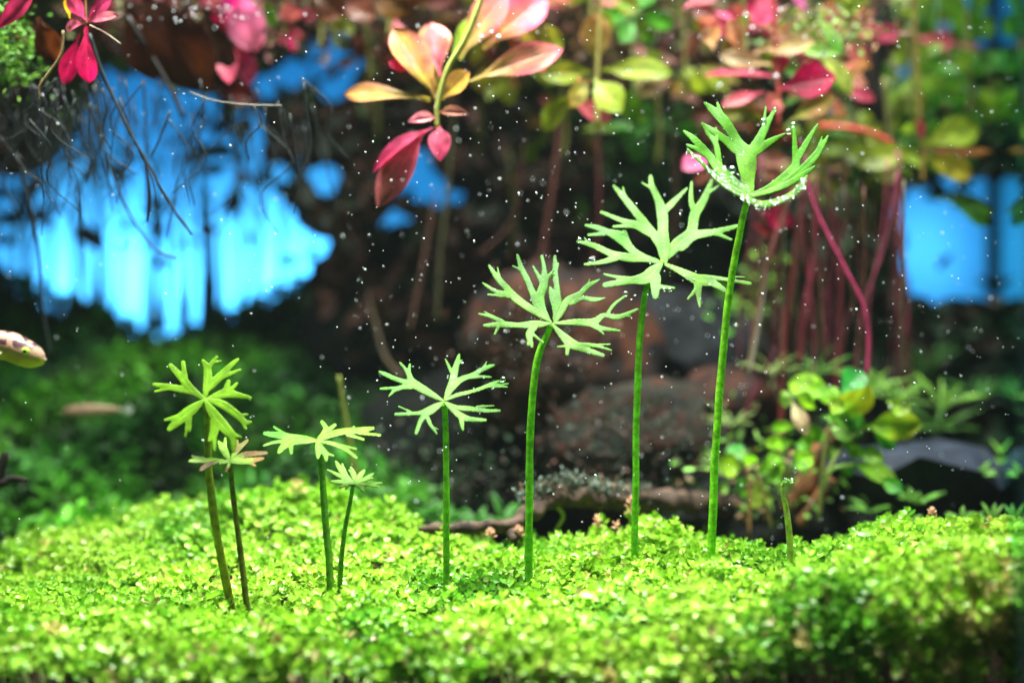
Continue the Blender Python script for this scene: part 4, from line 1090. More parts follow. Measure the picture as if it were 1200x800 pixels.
rand_cluster('dark red leaves right of the pink leaves at the top', 640, 130, 1.9, 10, 60, [DR, (.1, .05, .02), DG], 112)
rand_cluster('dark teal-green leaves deep in the middle of the tank', 600, 260, 2.0, 7, 54, [(.01, .07, .02), (.02, .10, .02)], 113)
rand_cluster('brown-green leaves behind the deep red leaves', 880, 150, 1.8, 14, 70, [OL, RB, DG, (.2, .2, .04)], 114)
rand_cluster('faint brown leaves between the pink plant and the blue opening', 440, 130, 1.9, 9, 56, [(.10, .06, .02), (.06, .035, .015)], 115)
rand_cluster('soft green leaves just left of the glass corner, halfway down', 1135, 95, 1.7, 16, 58, [GG1, GG2, GG3], 121, .6)
rand_cluster('yellow-green leaves behind the small red-pink leaf', 1065, 85, 1.6, 14, 56, [GG1, OL, GG3], 122, .6)
rand_cluster('mid green oval leaves right of the black stump', 1075, 150, 1.7, 15, 62, [GG1, GG2, OL], 123, .62)
rand_cluster('olive leaves spreading under the deep red leaves', 945, 165, 1.5, 12, 56, [OL, GG2, RB], 124)
rand_cluster('bright green leaves against the glass corner near the top', 1142, 90, 2.2, 11, 44, [GG1, GG2, GG3], 151, .6)
rand_cluster('green oval leaves against the glass corner, second group down', 1138, 170, 2.3, 15, 54, [GG1, GG2, (.15, .4, .1)], 152, .65)
rand_cluster('dark green leaves overlapping the top of the right blue opening', 1120, 215, 2.2, 9, 42, [GG2, DG], 153, .5)
OR = (.4, .2, .08)
rand_cluster('olive and rust leaves between the pink plant and the yellow-green cluster', 600, 75, 1.5, 14, 60, [OL, RB, OR, YG], 161)
rand_cluster('green and rust leaves behind the lower yellow-green cluster', 660, 145, 1.6, 12, 58, [GG2, RB, OL], 162)
rand_cluster('yellow-green leaves right of the yellow-green cluster', 800, 75, 1.35, 15, 62, [YG, GG3, OR], 163)
rand_cluster('brownish olive leaves above the tallest leaf', 850, 120, 1.5, 13, 58, [OL, OR, RB], 164)
rand_cluster('rose and olive leaves just left of the black stump', 985, 45, 1.3, 14, 58, [(.7, .15, .15), YG, OR], 165)
rand_cluster('olive green leaves hanging left of the olive plant', 955, 200, 1.35, 13, 58, [YG, OL, OR], 166)
rand_cluster('yellowish leaves over the stalk of the olive plant', 1040, 175, 1.4, 12, 54, [YG, GG3, OL], 167)
rand_cluster('rust brown leaves left of the pink plant stalk', 430, 75, 1.5, 12, 52, [OR, RB, (.2, .12, .04)], 168)
rand_cluster('dark rust leaves in the upper dark middle', 560, 140, 1.8, 12, 62, [(.12, .04, .02), (.06, .05, .02)], 169)
rand_cluster('dark green leaves in the shade left of the tallest leaf', 790, 230, 1.9, 10, 58, [(.03, .12, .02), DG], 170)
PINK = (.8, .14, .2); PNK = (.85, .3, .25); CR = (.6, .02, .05); YGR = (.4, .5, .06)
rand_cluster('pink and peach leaves along the top edge, over the pink plant', 610, 0, 1.1, 15, 56, [PINK, PNK, YGR], 131)
rand_cluster('pink-brown leaves filling the top edge left of the pink plant', 455, 5, 1.1, 13, 56, [(.4, .15, .08), PNK, (.3, .2, .06)], 132)
rand_cluster('lime and pink leaves at the top edge right of centre', 690, 5, 1.1, 14, 56, [YGR, PNK, GG1], 133)
rand_cluster('crimson leaves around the top of the deep red plant', 870, 40, 1.05, 15, 60, [CR, PINK, YGR, (.3, .05, .03)], 134)
rand_cluster('crimson and green leaves between the red plant and the black stump', 965, 95, 1.15, 14, 58, [CR, YGR, GG1, PNK], 135)
rand_cluster('green leaves hanging below the yellow-green cluster', 770, 155, 1.5, 12, 54, [GG2, (.1, .3, .03)], 136)
rand_cluster('hot pink and brown leaves at the top edge left of the big pink ones', 225, 5, 1.1, 14, 56, [(.5, .1, .12), CR, (.2, .1, .05)], 137)
rand_cluster('rust and pink leaves right of the big pink ones', 330, 20, 1.2, 10, 44, [PINK, (.4, .15, .06), (.2, .3, .05)], 138)
rand_cluster('brown leaves at the top left behind the crimson sprig', 130, 15, 1.2, 13, 56, [(.25, .1, .05), (.15, .06, .03), CR], 139)
rand_cluster('dark teal plant reaching into the top of the blue opening', 105, 165, 2.2, 12, 66, [(.01, .08, .06), (.02, .12, .05)], 141, .35)
rand_cluster('dark teal plant right of the upper blue opening', 275, 190, 2.2, 12, 60, [(.01, .08, .06), (.03, .10, .05)], 142, .35)
rand_cluster('teal plant in the middle of the blue opening', 205, 270, 2.7, 9, 56, [(.02, .16, .12), (.03, .2, .10)], 143, .3)
rand_cluster('dim leafy growth at the left edge of the blue opening', 20, 240, 2.4, 10, 60, [(.01, .08, .07), (.02, .10, .05)], 144, .35)
t = cluster('pink_leaf_plant', 'single blurred pink leaf left of the tallest cupped leaf', 815, 195, .9, [(832, 186, 800, 196, 26, (.8, .2, .35), (.75, .25, .3), {'roll': .2}), (838, 205, 812, 212, 18, (.4, .2, .1), (.35, .15, .1))], [([(840, 150), (838, 190), (836, 215)], 2, (.3, .1, .08))])
t = cluster('red_leaf_plant', 'blurred scarlet leaf behind the base of the tallest cupped leaf', 905, 255, 1.0, [(890, 248, 930, 262, 26, CR, CR, {'roll': .2}), (880, 262, 905, 275, 16, (.4, .1, .05), (.3, .05, .03))], [([(915, 215), (912, 245), (908, 275)], 2, (.3, .05, .05))])
# top-left red plant
y = .2
cluster('red_leaf_sprig', 'crisp crimson-leaved sprig at the upper left corner with two deep red drooping leaves', 101, 27, y, [
 (100, 24, 80, -6, 18, PK2, (.75, .18, .16), {'o': 0}), (102, 24, 130, -4, 16, PK, PK2, {'o': .01}), (99, 28, 75, 32, 15, (.80, .22, .22), (.85, .32, .3), {'o': -.01}), (103, 26, 137, 17, 16, (.8, .2, .22), (.72, .3, .22), {'o': -.01}),
 (101, 31, 103, 98, 28, (.65, .08, .08), (.55, .002, .02), {'o': 0, 'roll': .1, 'belly': .62}), (93, 40, 74, 100, 22, (.60, .04, .05), (.45, .0, .015), {'o': .06, 'roll': -.2, 'belly': .6}), (-8, 40, 38, -8, 24, (.75, .05, .08), (.8, .15, .16), {'o': .05}), (82, 22, 78, -4, 10, (.6, .5, .05), (.5, .3, .05), {'o': .06})],
 [([(100, -20), (100, 10), (101, 30)], 1.8, (.5, .25, .12)), ([(74, 36), (72, 62), (60, 82), (47, 100), (46, 118)], 1.6, (.42, .28, .14)), ([(105, 30), (122, 38), (142, 52)], 1.0, (.5, .4, .3))])
cluster('brown_leaf_plant', 'big brown decaying leaves with a black midrib over the blue opening', 190, 40, .75, [
 (162, -15, 245, 108, 74, BRN, (.14, .05, .012), {'roll': .1, 'o': .0, 'edge': (.08, .03, .01)}), (150, 0, 180, 95, 46, (.22, .08, .025), (.15, .05, .015), {'o': .08}), (240, 10, 265, 105, 44, (.10, .05, .015), (.08, .04, .01), {'o': .15}), (44, 20, 66, 74, 34, (.25, .09, .03), (.30, .11, .03), {'o': -.3}),
 (15, 10, 40, 60, 30, (.14, .05, .02), (.2, .08, .03), {'o': -.1}), (200, -10, 190, 60, 50, (.22, .06, .05), (.16, .05, .03), {'o': .1})],
 [([(150, 20), (180, 70), (200, 105), (215, 138)], 3.2, (.012, .006, .006))])
cluster('pink_leaf_plant', 'blurred hot pink leaves hanging at the top left of centre', 285, 40, 1.0, [
 (283, -12, 292, 58, 46, (.85, .22, .38), (.9, .4, .45)), (268, 48, 267, 96, 26, (.75, .16, .14), (.78, .2, .18), {'belly': .5}), (288, 50, 292, 100, 22, (.75, .08, .2), (.8, .2, .25)), (240, 58, 224, 78, 9, (.85, .02, .35), (.85, .02, .35)), (262, 25, 278, -10, 22, (.8, .03, .25), (.85, .05, .3)),
 (296, 20, 300, 60, 24, (.8, .3, .35), (.8, .3, .3)), (278, 48, 282, 80, 18, (.65, .02, .10), (.7, .02, .12)), (334, 0, 345, 26, 24, (.45, .14, .05), (.5, .18, .08)), (341, 38, 342, 62, 7, (.5, .01, .08), (.5, .01, .08)), (250, 100, 300, 118, 30, (.14, .05, .02), (.25, .02, .03)), (308, -6, 322, 34, 14, (.3, .5, .05), (.2, .45, .05)), (235, 30, 255, 60, 24, (.3, .1, .06), (.2, .2, .05)), (370, -5, 400, 20, 36, (.2, .09, .04), (.28, .12, .06)), (400, 5, 440, 20, 34, (.25, .07, .04), (.3, .12, .05)), (430, -10, 480, 15, 36, (.2, .10, .03), (.35, .2, .05))],
 [([(284, -20), (280, 40), (276, 90)], 2.5, (.5, .1, .1))])
# pale vein-like dry stalk
tube_o = tube('dry_stalk', [P(222, 108, .3), P(250, 118, .3), P(290, 123, .3), P(330, 124, .3)], 1.0 * S, 1.3 * S, M['root'], origin=P(222, 108, .1), col=(.16, .14, .12), sub=6, seg=6)
props(tube_o, 'thin pale dry stalk floating level across the top of the blue opening', 'stalk')
# moss and froth at top left
def tuft(name, label, cat, px, py, y, rx, ry, n, L, cols, mat='moss', ry3=.15):
    k = sc_at(y)
    c = np.array(P(px, py, y)); g = rng.normal(0, .5, (n, 3)) * np.array([rx * k, ry3, ry * k])
    ci = rng.integers(0, len(cols), n)
    cl = np.array(cols)[ci] * rng.uniform(.5, 1.4, (n, 1))
    o = leaf_cloud(name, c + g, rng.normal(0, 1, (n, 3)), rng.normal(0, 1, (n, 3)) + np.array([0, -.6, .6]), rng.uniform(.5, 1.3, n) * L * k, rng.uniform(.5, 1.0, n) * L * .6 * k, cl, M[mat])
    return props(o, label, cat)
tuft('moss_tuft', 'bright green moss hanging at the left edge of the top', 'moss', 12, 55, .5, 30, 50, 500, 9, [(.10, .30, .02), (.2, .42, .03), (.05, .15, .02)])
tuft('moss_tuft', 'greenish-brown moss hanging beneath the top centre leaves', 'moss', 960, 40, 1.0, 60, 26, 500, 12, [(.25, .35, .05), (.12, .2, .04), (.3, .15, .08)])
tuft('moss_tuft', 'brown and pink fluff of fine plants across the top left', 'moss', 220, 15, 1.2, 110, 40, 1200, 16, [(.22, .08, .07), (.30, .10, .12), (.10, .10, .03), (.10, .03, .02)])
tuft('moss_tuft', 'brownish fine-leaved growth across the top centre', 'moss', 560, 20, 1.6, 180, 50, 1500, 20, [(.16, .05, .04), (.08, .08, .02), (.20, .10, .04)])
tuft('moss_tuft', 'dark red-brown growth under the top right leaves', 'moss', 850, 60, 1.8, 160, 70, 1500, 22, [(.12, .03, .02), (.05, .07, .02), (.14, .07, .03)])
tuft('moss_tuft', 'small soft green leaves hanging in the shade right of centre', 'moss', 740, 180, 2.0, 60, 60, 90, 26, [(.03, .12, .015), (.06, .16, .02)])
tuft('moss_tuft', 'green leaves scattered low behind the tallest stem', 'moss', 880, 340, 1.5, 40, 44, 60, 18, [(.10, .32, .02), (.2, .42, .04)])
# sparkling froth (bubbles caught in fluff, out of focus)
V, F = [], []
for i in range(42):
    x = random.gauss(235, 45); y_ = abs(random.gauss(0, 22)); bead(x, y_, random.uniform(.5, .9), random.uniform(.8, 1.9))
for i in range(14): bead(random.uniform(815, 1000), random.uniform(0, 120), .8, random.uniform(1.5, 3))
for i in range(5): bead(random.uniform(560, 590), random.uniform(30, 50), .4, random.uniform(1.5, 3))
o = mesh_obj('froth_bubbles', V, F, M['speck'])
props(o, 'sparkling froth caught among the plants at the top', 'bubbles', kind='stuff')

# ------------------------------------------------------------------ pink and brown stems, hanging roots
def strand(name, label, cat, pts, r, col, y, y2=None, group=None, mat='root', r2=None, col2=None, **kw):
    y2 = y if y2 is None else y2
    n = len(pts)
    p3 = [P(a, b, y + (y2 - y) * i / (n - 1)) for i, (a, b) in enumerate(pts)]
    k = sc_at(y)
    o = tube(name, p3, r * k, (r2 if r2 is not None else r * .8) * k, M[mat], origin=p3[0], col=col2 or col, col2=col, sub=7, seg=8, **kw)
    return props(o, label, cat, group)
def bstem(name, label, cat, pts, r, col, y, **kw):
    x0, y0_ = pts[0]; x1, y1_ = pts[1]
    m = 110 / max(20, (y1_ - y0_))
    pts = [(x0 - (x1 - x0) * m * .3, y0_ - 40)] + list(pts)
    kw['col2'] = tuple(c * .6 for c in kw.get('col2', col))
    rk = r * .72 * sc_at(y)
    return strand(name, label, cat, pts, r, tuple(c * .6 for c in col), y, rs=[rk * .15, rk * .8, rk, rk, rk * .9], **kw)
G1 = 'bare stems hanging behind the tallest plant'
MG = (.75, .06, .22)
bstem('bare_stem', 'brightest magenta stem curving down to the right', 'stem', [(945, 205), (952, 235), (966, 268), (990, 315), (1010, 355), (1018, 395), (1016, 440)], 3.4, MG, .75, group=G1)
bstem('bare_stem', 'pink stem slanting from upper right to the yellow-green stem', 'stem', [(928, 215), (918, 255), (903, 295), (893, 340), (885, 390), (876, 440)], 4.0, (.55, .07, .14), 1.0, group=G1, col2=(.35, .25, .12))
bstem('bare_stem', 'dull pink stem standing upright left of the magenta one', 'stem', [(958, 240), (954, 300), (945, 360), (937, 430)], 4.0, (.45, .06, .10), 1.1, group=G1)
bstem('bare_stem', 'pink upright stem crossing behind the magenta curve', 'stem', [(972, 230), (984, 300), (984, 370), (980, 450), (982, 480)], 4.0, (.42, .06, .10), 1.2, group=G1)
bstem('bare_stem', 'brownish red stem left of the dull pink one', 'stem', [(938, 250), (930, 320), (920, 400), (916, 500)], 5.0, (.28, .05, .05), 1.3, group=G1)
bstem('bare_stem', 'faint brown stem leaning right behind the magenta curve', 'stem', [(1022, 290), (1004, 340), (990, 390), (984, 440)], 3.4, (.26, .06, .07), 1.3, group=G1)
bstem('bare_stem', 'tall faded pink stem in front of the right blue opening', 'stem', [(1050, 250), (1053, 320), (1057, 400), (1060, 480)], 4.4, (.38, .10, .12), 1.4, group=G1)
bstem('bare_stem', 'grey-white bare stem low behind the tallest plant', 'stem', [(893, 360), (886, 400), (878, 440)], 2.0, (.5, .45, .42), .9, group=G1)
bstem('bare_stem', 'dark maroon short stem above the grassy tufts', 'stem', [(893, 445), (880, 470), (872, 490)], 4.0, (.22, .03, .07), 1.0, group=G1)
bstem('bare_stem', 'dark red upright stem under the lime leaves', 'stem', [(918, 400), (916, 460), (914, 540)], 4.5, (.35, .04, .06), 1.0, group=G1)
G2 = 'faint brown stems in the dark middle'
for i, (pts, lab) in enumerate([
  ([(655, 150), (648, 220), (635, 300), (628, 380)], 'reddish brown stem above the third tallest leaf'),
  ([(530, 160), (524, 230), (516, 300), (512, 380)], 'olive brown stem below the pink plant'),
  ([(505, 260), (492, 330), (480, 390)], 'brown stem leaning left in the dark middle'),
  ([(440, 380), (452, 420), (475, 445)], 'pale brown curved stem left of the five-armed leaf'),
  ([(610, 200), (600, 260), (560, 300)], 'thin brown stem slanting left in the dark centre'),
  ([(700, 160), (702, 260), (690, 330)], 'thin dark red stem behind the second tallest leaf'),
  ([(790, 150), (792, 240), (786, 330)], 'brown upright stem between the two tallest leaves')]):
    bstem('bare_stem', lab, 'stem', pts, 4 if i < 4 else 3, [(.20, .06, .05), (.10, .09, .04), (.16, .07, .05), (.22, .15, .10), (.12, .04, .03), (.16, .03, .04), (.10, .04, .03)][i], 1.5, group=G2)
strand('yellow_stem', 'dull yellow stem behind the side-on leaf', 'stem', [(397, 440), (404, 485), (410, 520), (418, 570)], 2.2, (.14, .16, .02), .9, r2=4)
V, F, CC = [], [], []
for i in range(34):
    x = random.uniform(880, 1065); y0_ = random.uniform(205, 250); yy = random.uniform(.8, 1.7); dx = random.gauss(-6, 16)
    pts = [P(x, y0_ - 30, yy), P(x + dx * .3, y0_ + 60, yy), P(x + dx * .8 + random.gauss(0, 5), y0_ + 140, yy), P(x + dx, y0_ + random.uniform(180, 260), yy)]
    rr_ = random.uniform(.7, 2.0) * sc_at(yy)
    v, f = tube_arrays(pts, rr_, rr_ * .7, seg=5, sub=5); o_ = len(V); V += v; F += [tuple(a + o_ for a in q) for q in f]
    CC += [random.choice([(.22, .03, .06), (.12, .04, .03), (.30, .05, .10), (.10, .08, .04)])] * len(v)
props(mesh_obj('fine_stems', V, F, M['root'], cols=CC), 'fine reddish stems hanging in a curtain behind the tallest plant', 'stems', kind='stuff')
# thin roots dangling left
G3 = 'thin dark roots dangling over the blue opening'
RT = (.012, .018, .022)
roots = [
 ([(105, 40), (122, 90), (150, 150), (172, 190), (200, 240), (225, 275)], 1.9, .35, 'longest dark root running from the crimson sprig down to the right'),
 ([(170, 185), (175, 230), (172, 260)], 1.6, .4, 'short root hanging off the longest root'),
 ([(200, 130), (186, 165), (176, 185)], 1.3, .4, 'root slanting left to meet the longest root'),
 ([(110, 100), (122, 170), (140, 225), (158, 262), (182, 292), (208, 303)], 1.6, .6, 'curving root left of the longest root'),
 ([(20, 180), (35, 240), (46, 300), (50, 360), (60, 420)], 2.0, .8, 'dark root near the left edge of the tank'),
 ([(168, 95), (171, 150), (172, 250)], 1.5, .7, 'straight upright root in the middle of the blue opening'),
 ([(140, 90), (146, 140), (156, 190)], 1.2, .9, 'faint upright root beside the crimson leaves'),
 ([(0, 160), (30, 200), (50, 215)], 1.4, .5, 'brown root at the left edge sloping down'),
 ([(95, 75), (120, 170), (160, 205)], 1.0, .5, 'faint root crossing under the crimson leaves'),
 ([(60, 100), (30, 150), (0, 175)], 1.2, .5, 'root sloping to the left edge'),
 ([(150, 280), (146, 292), (130, 288)], 1.4, .7, 'small hooked root end low in the blue opening'),
]
for pts, r, yy, lab in roots: strand('dangling_root', lab, 'root', pts, r, RT, yy, group=G3)
V, F = [], []
rs = random.Random(5)
for i in range(150):
    x = rs.gauss(60, 55) if i < 90 else rs.uniform(90, 370); y0_ = rs.uniform(90, 150); yy = rs.uniform(.3, 1.6); L = rs.uniform(60, 150)
    pts = [P(x, y0_, yy)]
    for j in range(3):
        x += rs.gauss(0, 16); y0_ += L / 3; pts.append(P(x, y0_, yy))
    v, f = tube_arrays(pts, 1.1 * S, .7 * S, seg=4, sub=4); o_ = len(V); V += v; F += [tuple(a + o_ for a in q) for q in f]
props(mesh_obj('fine_roots', V, F, M['root'], cols=[(.012, .018, .02)] * len(V)), 'mass of hair-fine roots dangling at the left', 'roots', kind='stuff')
# vertical stems at the back in front of the film
G4 = 'blurred upright stems against the blue film'
vs = [(18, 4), (38, 7), (62, 4), (88, 8), (104, 5), (118, 9), (182, 8), (196, 5), (208, 4), (222, 5), (236, 8), (252, 5), (284, 5), (300, 6), (330, 4), (136, 3), (262, 3)]
for i, (x, w) in enumerate(vs):
    yy = rs.uniform(2.8, 3.2); top = rs.uniform(150, 240)
    xx = x + rs.uniform(-6, 6)
    o = strand('upright_stem', 'blurred upright stem standing before the blue film among its fellows', 'stem', [(xx, 390), (x + rs.uniform(-5, 5), 320), (x + rs.uniform(-9, 9), top)], w * 1.15, (.015, .12, .13) if i % 3 else (.06, .20, .06), yy, group=G4, r2=w * .5)

# ------------------------------------------------------------------ driftwood uprights
strand('dark_driftwood', 'black upright driftwood stump in the upper right', 'driftwood', [(1035, -20), (1030, 40), (1022, 90), (1030, 140), (1034, 175), (1048, 205)], 13, (.02, .015, .012), 1.5, mat='black_wood', lumps=.4, lump_f=8, r2=17)
strand('red_driftwood', 'reddish driftwood arching up under the lime-leaved plant', 'driftwood', [(985, 500), (966, 520), (950, 548), (940, 570), (925, 600)], 10, (.2, .07, .03), .95, mat='red_wood', lumps=.4, lump_f=14, r2=13)
strand('red_driftwood', 'second thinner reddish driftwood limb left of the arching one', 'driftwood', [(975, 560), (955, 590), (935, 615)], 7, (.2, .07, .03), .9, mat='red_wood', lumps=.4, lump_f=14)
strand('black_twig', 'black twig tip poking in at the lower left edge', 'driftwood', [(-40, 560), (0, 566), (14, 560), (32, 563)], 9, (.02, .015, .012), .45, mat='black_wood', lumps=.5, lump_f=14, r2=3)
strand('black_twig', 'upper black twig at the left edge, above the other', 'driftwood', [(-10, 580), (2, 550), (6, 530)], 8, (.02, .015, .012), .45, mat='black_wood', lumps=.5, lump_f=14, r2=4)

# ------------------------------------------------------------------ lime-leaved plant lower right
LM = (.36, .58, .05); LM2 = (.24, .50, .04); TEAL = (.08, .38, .10)
cluster('lime_leaf_plant', 'rounded lime green leaves growing round the reddish driftwood', 980, 520, .7, [
 (978, 462, 924, 446, 34, LM, LM, {'belly': .6}), (985, 462, 1012, 434, 32, TEAL, TEAL), (982, 488, 1018, 450, 42, LM2, (.5, .55, .05), {'edge': (.6, .55, .05)}), (978, 478, 966, 452, 26, LM, LM2),
 (962, 488, 998, 492, 22, (.35, .58, .2), LM2), (1012, 500, 1080, 496, 38, LM2, (.45, .62, .06), {'edge': (.6, .6, .1)}), (1020, 500, 1050, 526, 20, LM2, TEAL), (958, 480, 935, 462, 20, LM, LM), (928, 470, 945, 508, 20, (.60, .55, .35), (.62, .50, .34), {'edge': (.6, .4, .3)}),
 (940, 512, 968, 508, 20, (.15, .45, .03), LM2), (930, 518, 898, 520, 20, LM2, LM), (935, 500, 902, 500, 16, LM, LM2), (930, 520, 952, 524, 20, (.2, .5, .03), LM2), (985, 516, 1010, 536, 18, LM, LM2), (995, 542, 1052, 562, 26, LM2, (.42, .6, .14)), (1005, 545, 985, 552, 18, TEAL, LM2), (970, 470, 990, 480, 20, (.5, .6, .12), LM), (1000, 470, 1005, 515, 20, LM2, TEAL), (945, 455, 966, 462, 28, LM, (.25, .5, .06)), (935, 462, 912, 470, 20, (.5, .62, .35), LM), (970, 500, 1002, 512, 24, (.45, .62, .25), LM2), (1040, 470, 1066, 482, 22, LM, (.5, .62, .2)), (955, 530, 930, 545, 24, LM, LM2), (1005, 525, 1035, 540, 20, LM2, LM), (1030, 560, 1058, 575, 18, LM2, TEAL), (950, 495, 946, 520, 14, LM2, LM)],
 [([(960, 610), (965, 540), (978, 480)], 3, (.2, .2, .06)), ([(1016, 500), (990, 520), (965, 560)], 2.5, (.25, .3, .08)), ([(1000, 545), (975, 550), (960, 580)], 2.5, (.2, .35, .06))])
cluster('lime_leaf_plant', 'yellowish lime leaves between the tallest stem and the bare shoot', 885, 550, .75, [
 (872, 546, 842, 544, 30, (.45, .62, .05), (.4, .6, .05)), (870, 540, 858, 520, 20, (.3, .5, .2), TEAL), (878, 545, 880, 532, 18, LM, LM2), (884, 552, 922, 540, 26, LM2, LM), (885, 562, 893, 598, 26, (.50, .62, .14), (.55, .62, .18)), (878, 562, 862, 572, 16, LM2, TEAL), (895, 555, 915, 562, 16, LM2, LM2), (900, 548, 912, 530, 16, LM, LM2), (880, 575, 868, 582, 10, LM2, LM2)],
 [([(878, 630), (878, 580), (876, 545)], 2.2, (.3, .15, .06)), ([(905, 620), (895, 580), (885, 545)], 2, (.25, .2, .06))])
# grassy tufts
def grass_tuft(label, px, py, y, R, n, col, w=5, up=.4, seed=0, col2=None, group='narrow-leaved grassy tufts'):
    rr = random.Random(seed); k = sc_at(y)
    t = empty('grassy_tuft', P(px, py, y), label, 'water plant', group)
    for i in range(n):
        a = 2 * math.pi * i / n + rr.uniform(-.3, .3); el = up + rr.uniform(-.3, .5)
        d = Vector((math.cos(a) * math.cos(el), math.sin(a) * .7 * math.cos(el), math.sin(el)))
        b = P(px, py, y); L = R * k * rr.uniform(.7, 1.15)
        leaf(t, b, b + d * L + Vector((0, 0, -.12 * L)), w * .75 * k, name='blade', mat='blade', c1=col, c2=col2 or tuple(c * 1.2 for c in col), curl=.35, belly=.45, face=(0, -.6, 1), nv=8, nu=3)
    return t
GG = (.16, .34, .05)
grass_tuft('grassy tuft with a pale upright blade at the right edge of the slate', 1124, 545, 1.0, 34, 9, (.22, .45, .08), 8, .25, 1)
grass_tuft('grassy tuft with arching blades beside the tallest stem', 858, 500, 1.0, 50, 12, (.22, .32, .09), 5, .5, 2)
grass_tuft('bright narrow blades fanning out above the lime leaves', 1018, 462, 1.1, 55, 12, (.18, .38, .05), 6, .5, 3)
grass_tuft('green narrow blades in the gap left of the glass corner', 1098, 505, 1.5, 60, 13, (.12, .32, .05), 7, .5, 4)
grass_tuft('dim grassy blades low in front of the right blue opening', 1085, 440, 1.9, 60, 12, (.06, .2, .03), 7, .7, 5)
grass_tuft('faint olive tuft behind the yellowish lime leaves', 900, 470, 1.4, 50, 10, (.16, .2, .06), 5, .6, 6)
grass_tuft('dim bluish green tuft before the right blue opening', 1115, 395, 2.5, 60, 12, (.03, .18, .06), 9, .7, 15)
for i, (x, y_, yy, R, n, c, w, lab) in enumerate([
 (905, 440, 1.0, 44, 12, (.22, .3, .08), 4.5, 'fine olive blades behind the upper part of the bare stems'),
 (845, 555, .9, 44, 12, (.20, .34, .08), 5, 'fine pale blades left of the yellowish lime leaves'),
 (958, 440, 1.1, 46, 12, (.14, .32, .05), 5, 'narrow green blades just above the topmost lime leaf'),
 (1052, 470, 1.2, 52, 13, (.18, .40, .05), 6, 'green blades right of the lime leaves, at the faded pink stem'),
 (1105, 480, 1.2, 60, 13, (.20, .42, .06), 7, 'bright blades over the right half of the slate'),
 (1146, 560, .9, 36, 10, (.18, .42, .06), 7, 'bright blades at the foot of the glass corner'),
 (1145, 470, 1.8, 54, 11, (.08, .28, .05), 8, 'dim green blades against the glass corner'),
 (1075, 590, .85, 40, 10, (.12, .32, .04), 6, 'blades standing in front of the slate'),
 (1020, 600, .9, 34, 10, (.10, .28, .03), 6, 'low blades at the left foot of the slate'),
 (830, 600, .95, 36, 10, (.07, .16, .03), 5, 'dark blades behind the foot of the tallest stem'),
 (1180, 545, 1.1, 40, 10, (.18, .42, .06), 7, 'bright blades at the extreme right edge')]):
    grass_tuft(lab, x, y_, yy, R, n, c, w, .55, 70 + i)
tuft('leafy_cover', 'small round green leaves creeping under the lime-leaved plants', 'ground cover', 900, 560, .95, 80, 60, 260, 15, [(.12, .30, .03), (.2, .4, .05), (.08, .16, .03), (.2, .12, .05)])
tuft('algae_tuft', 'olive and rust algae fuzz over the stones behind the branch', 'algae', 740, 520, 1.05, 110, 60, 900, 9, [(.02, .035, .018), (.035, .022, .012), (.012, .025, .015), (.05, .014, .008)])
tuft('algae_tuft', 'brownish fuzz on the front of the reddish stone', 'algae', 640, 400, 1.2, 80, 70, 500, 10, [(.06, .025, .014), (.025, .022, .014), (.08, .03, .014)])
tuft('algae_tuft', 'dark green fuzz in the shade left of the branch', 'algae', 520, 560, 1.3, 90, 60, 500, 12, [(.02, .05, .02), (.03, .03, .015)])
# ferns behind the branch
G5 = 'dark green fern blades behind the carpet'
for i, (x, y_, R, lab) in enumerate([(520, 622, 48, 'dark green fern tuft behind the thin end of the branch'), (560, 618, 52, 'fern tuft rising just left of the third tallest stem'), (590, 612, 44, 'fern tuft touching the bend of the driftwood branch'), (485, 612, 40, 'leftmost fern tuft at the foot of the moss slope')]):
    grass_tuft(lab, x, y_, .95, R, 9, (.02, .12, .004), 11, .6, 30 + i, group=G5)
G6 = 'bright little shoots behind the right-hand rise'
for i, (x, y_, R, lab) in enumerate([(1035, 622, 30, 'leaning bright shoot left of the pinkish sprigs'), (1068, 612, 22, 'small shoot just left of the rise top'), (1125, 610, 26, 'shoot just right of the rise top'), (1162, 612, 32, 'taller shoot near the glass corner'), (1190, 612, 26, 'shoot at the right edge of the view'), (995, 640, 26, 'low shoot in the hollow right of the bare shoot'), (1145, 616, 22, 'tiny shoot between the two right-hand shoots')]):
    grass_tuft(lab, x, y_, .5, R, 7, (.06, .17, .008), 8, .7, 50 + i, group=G6)

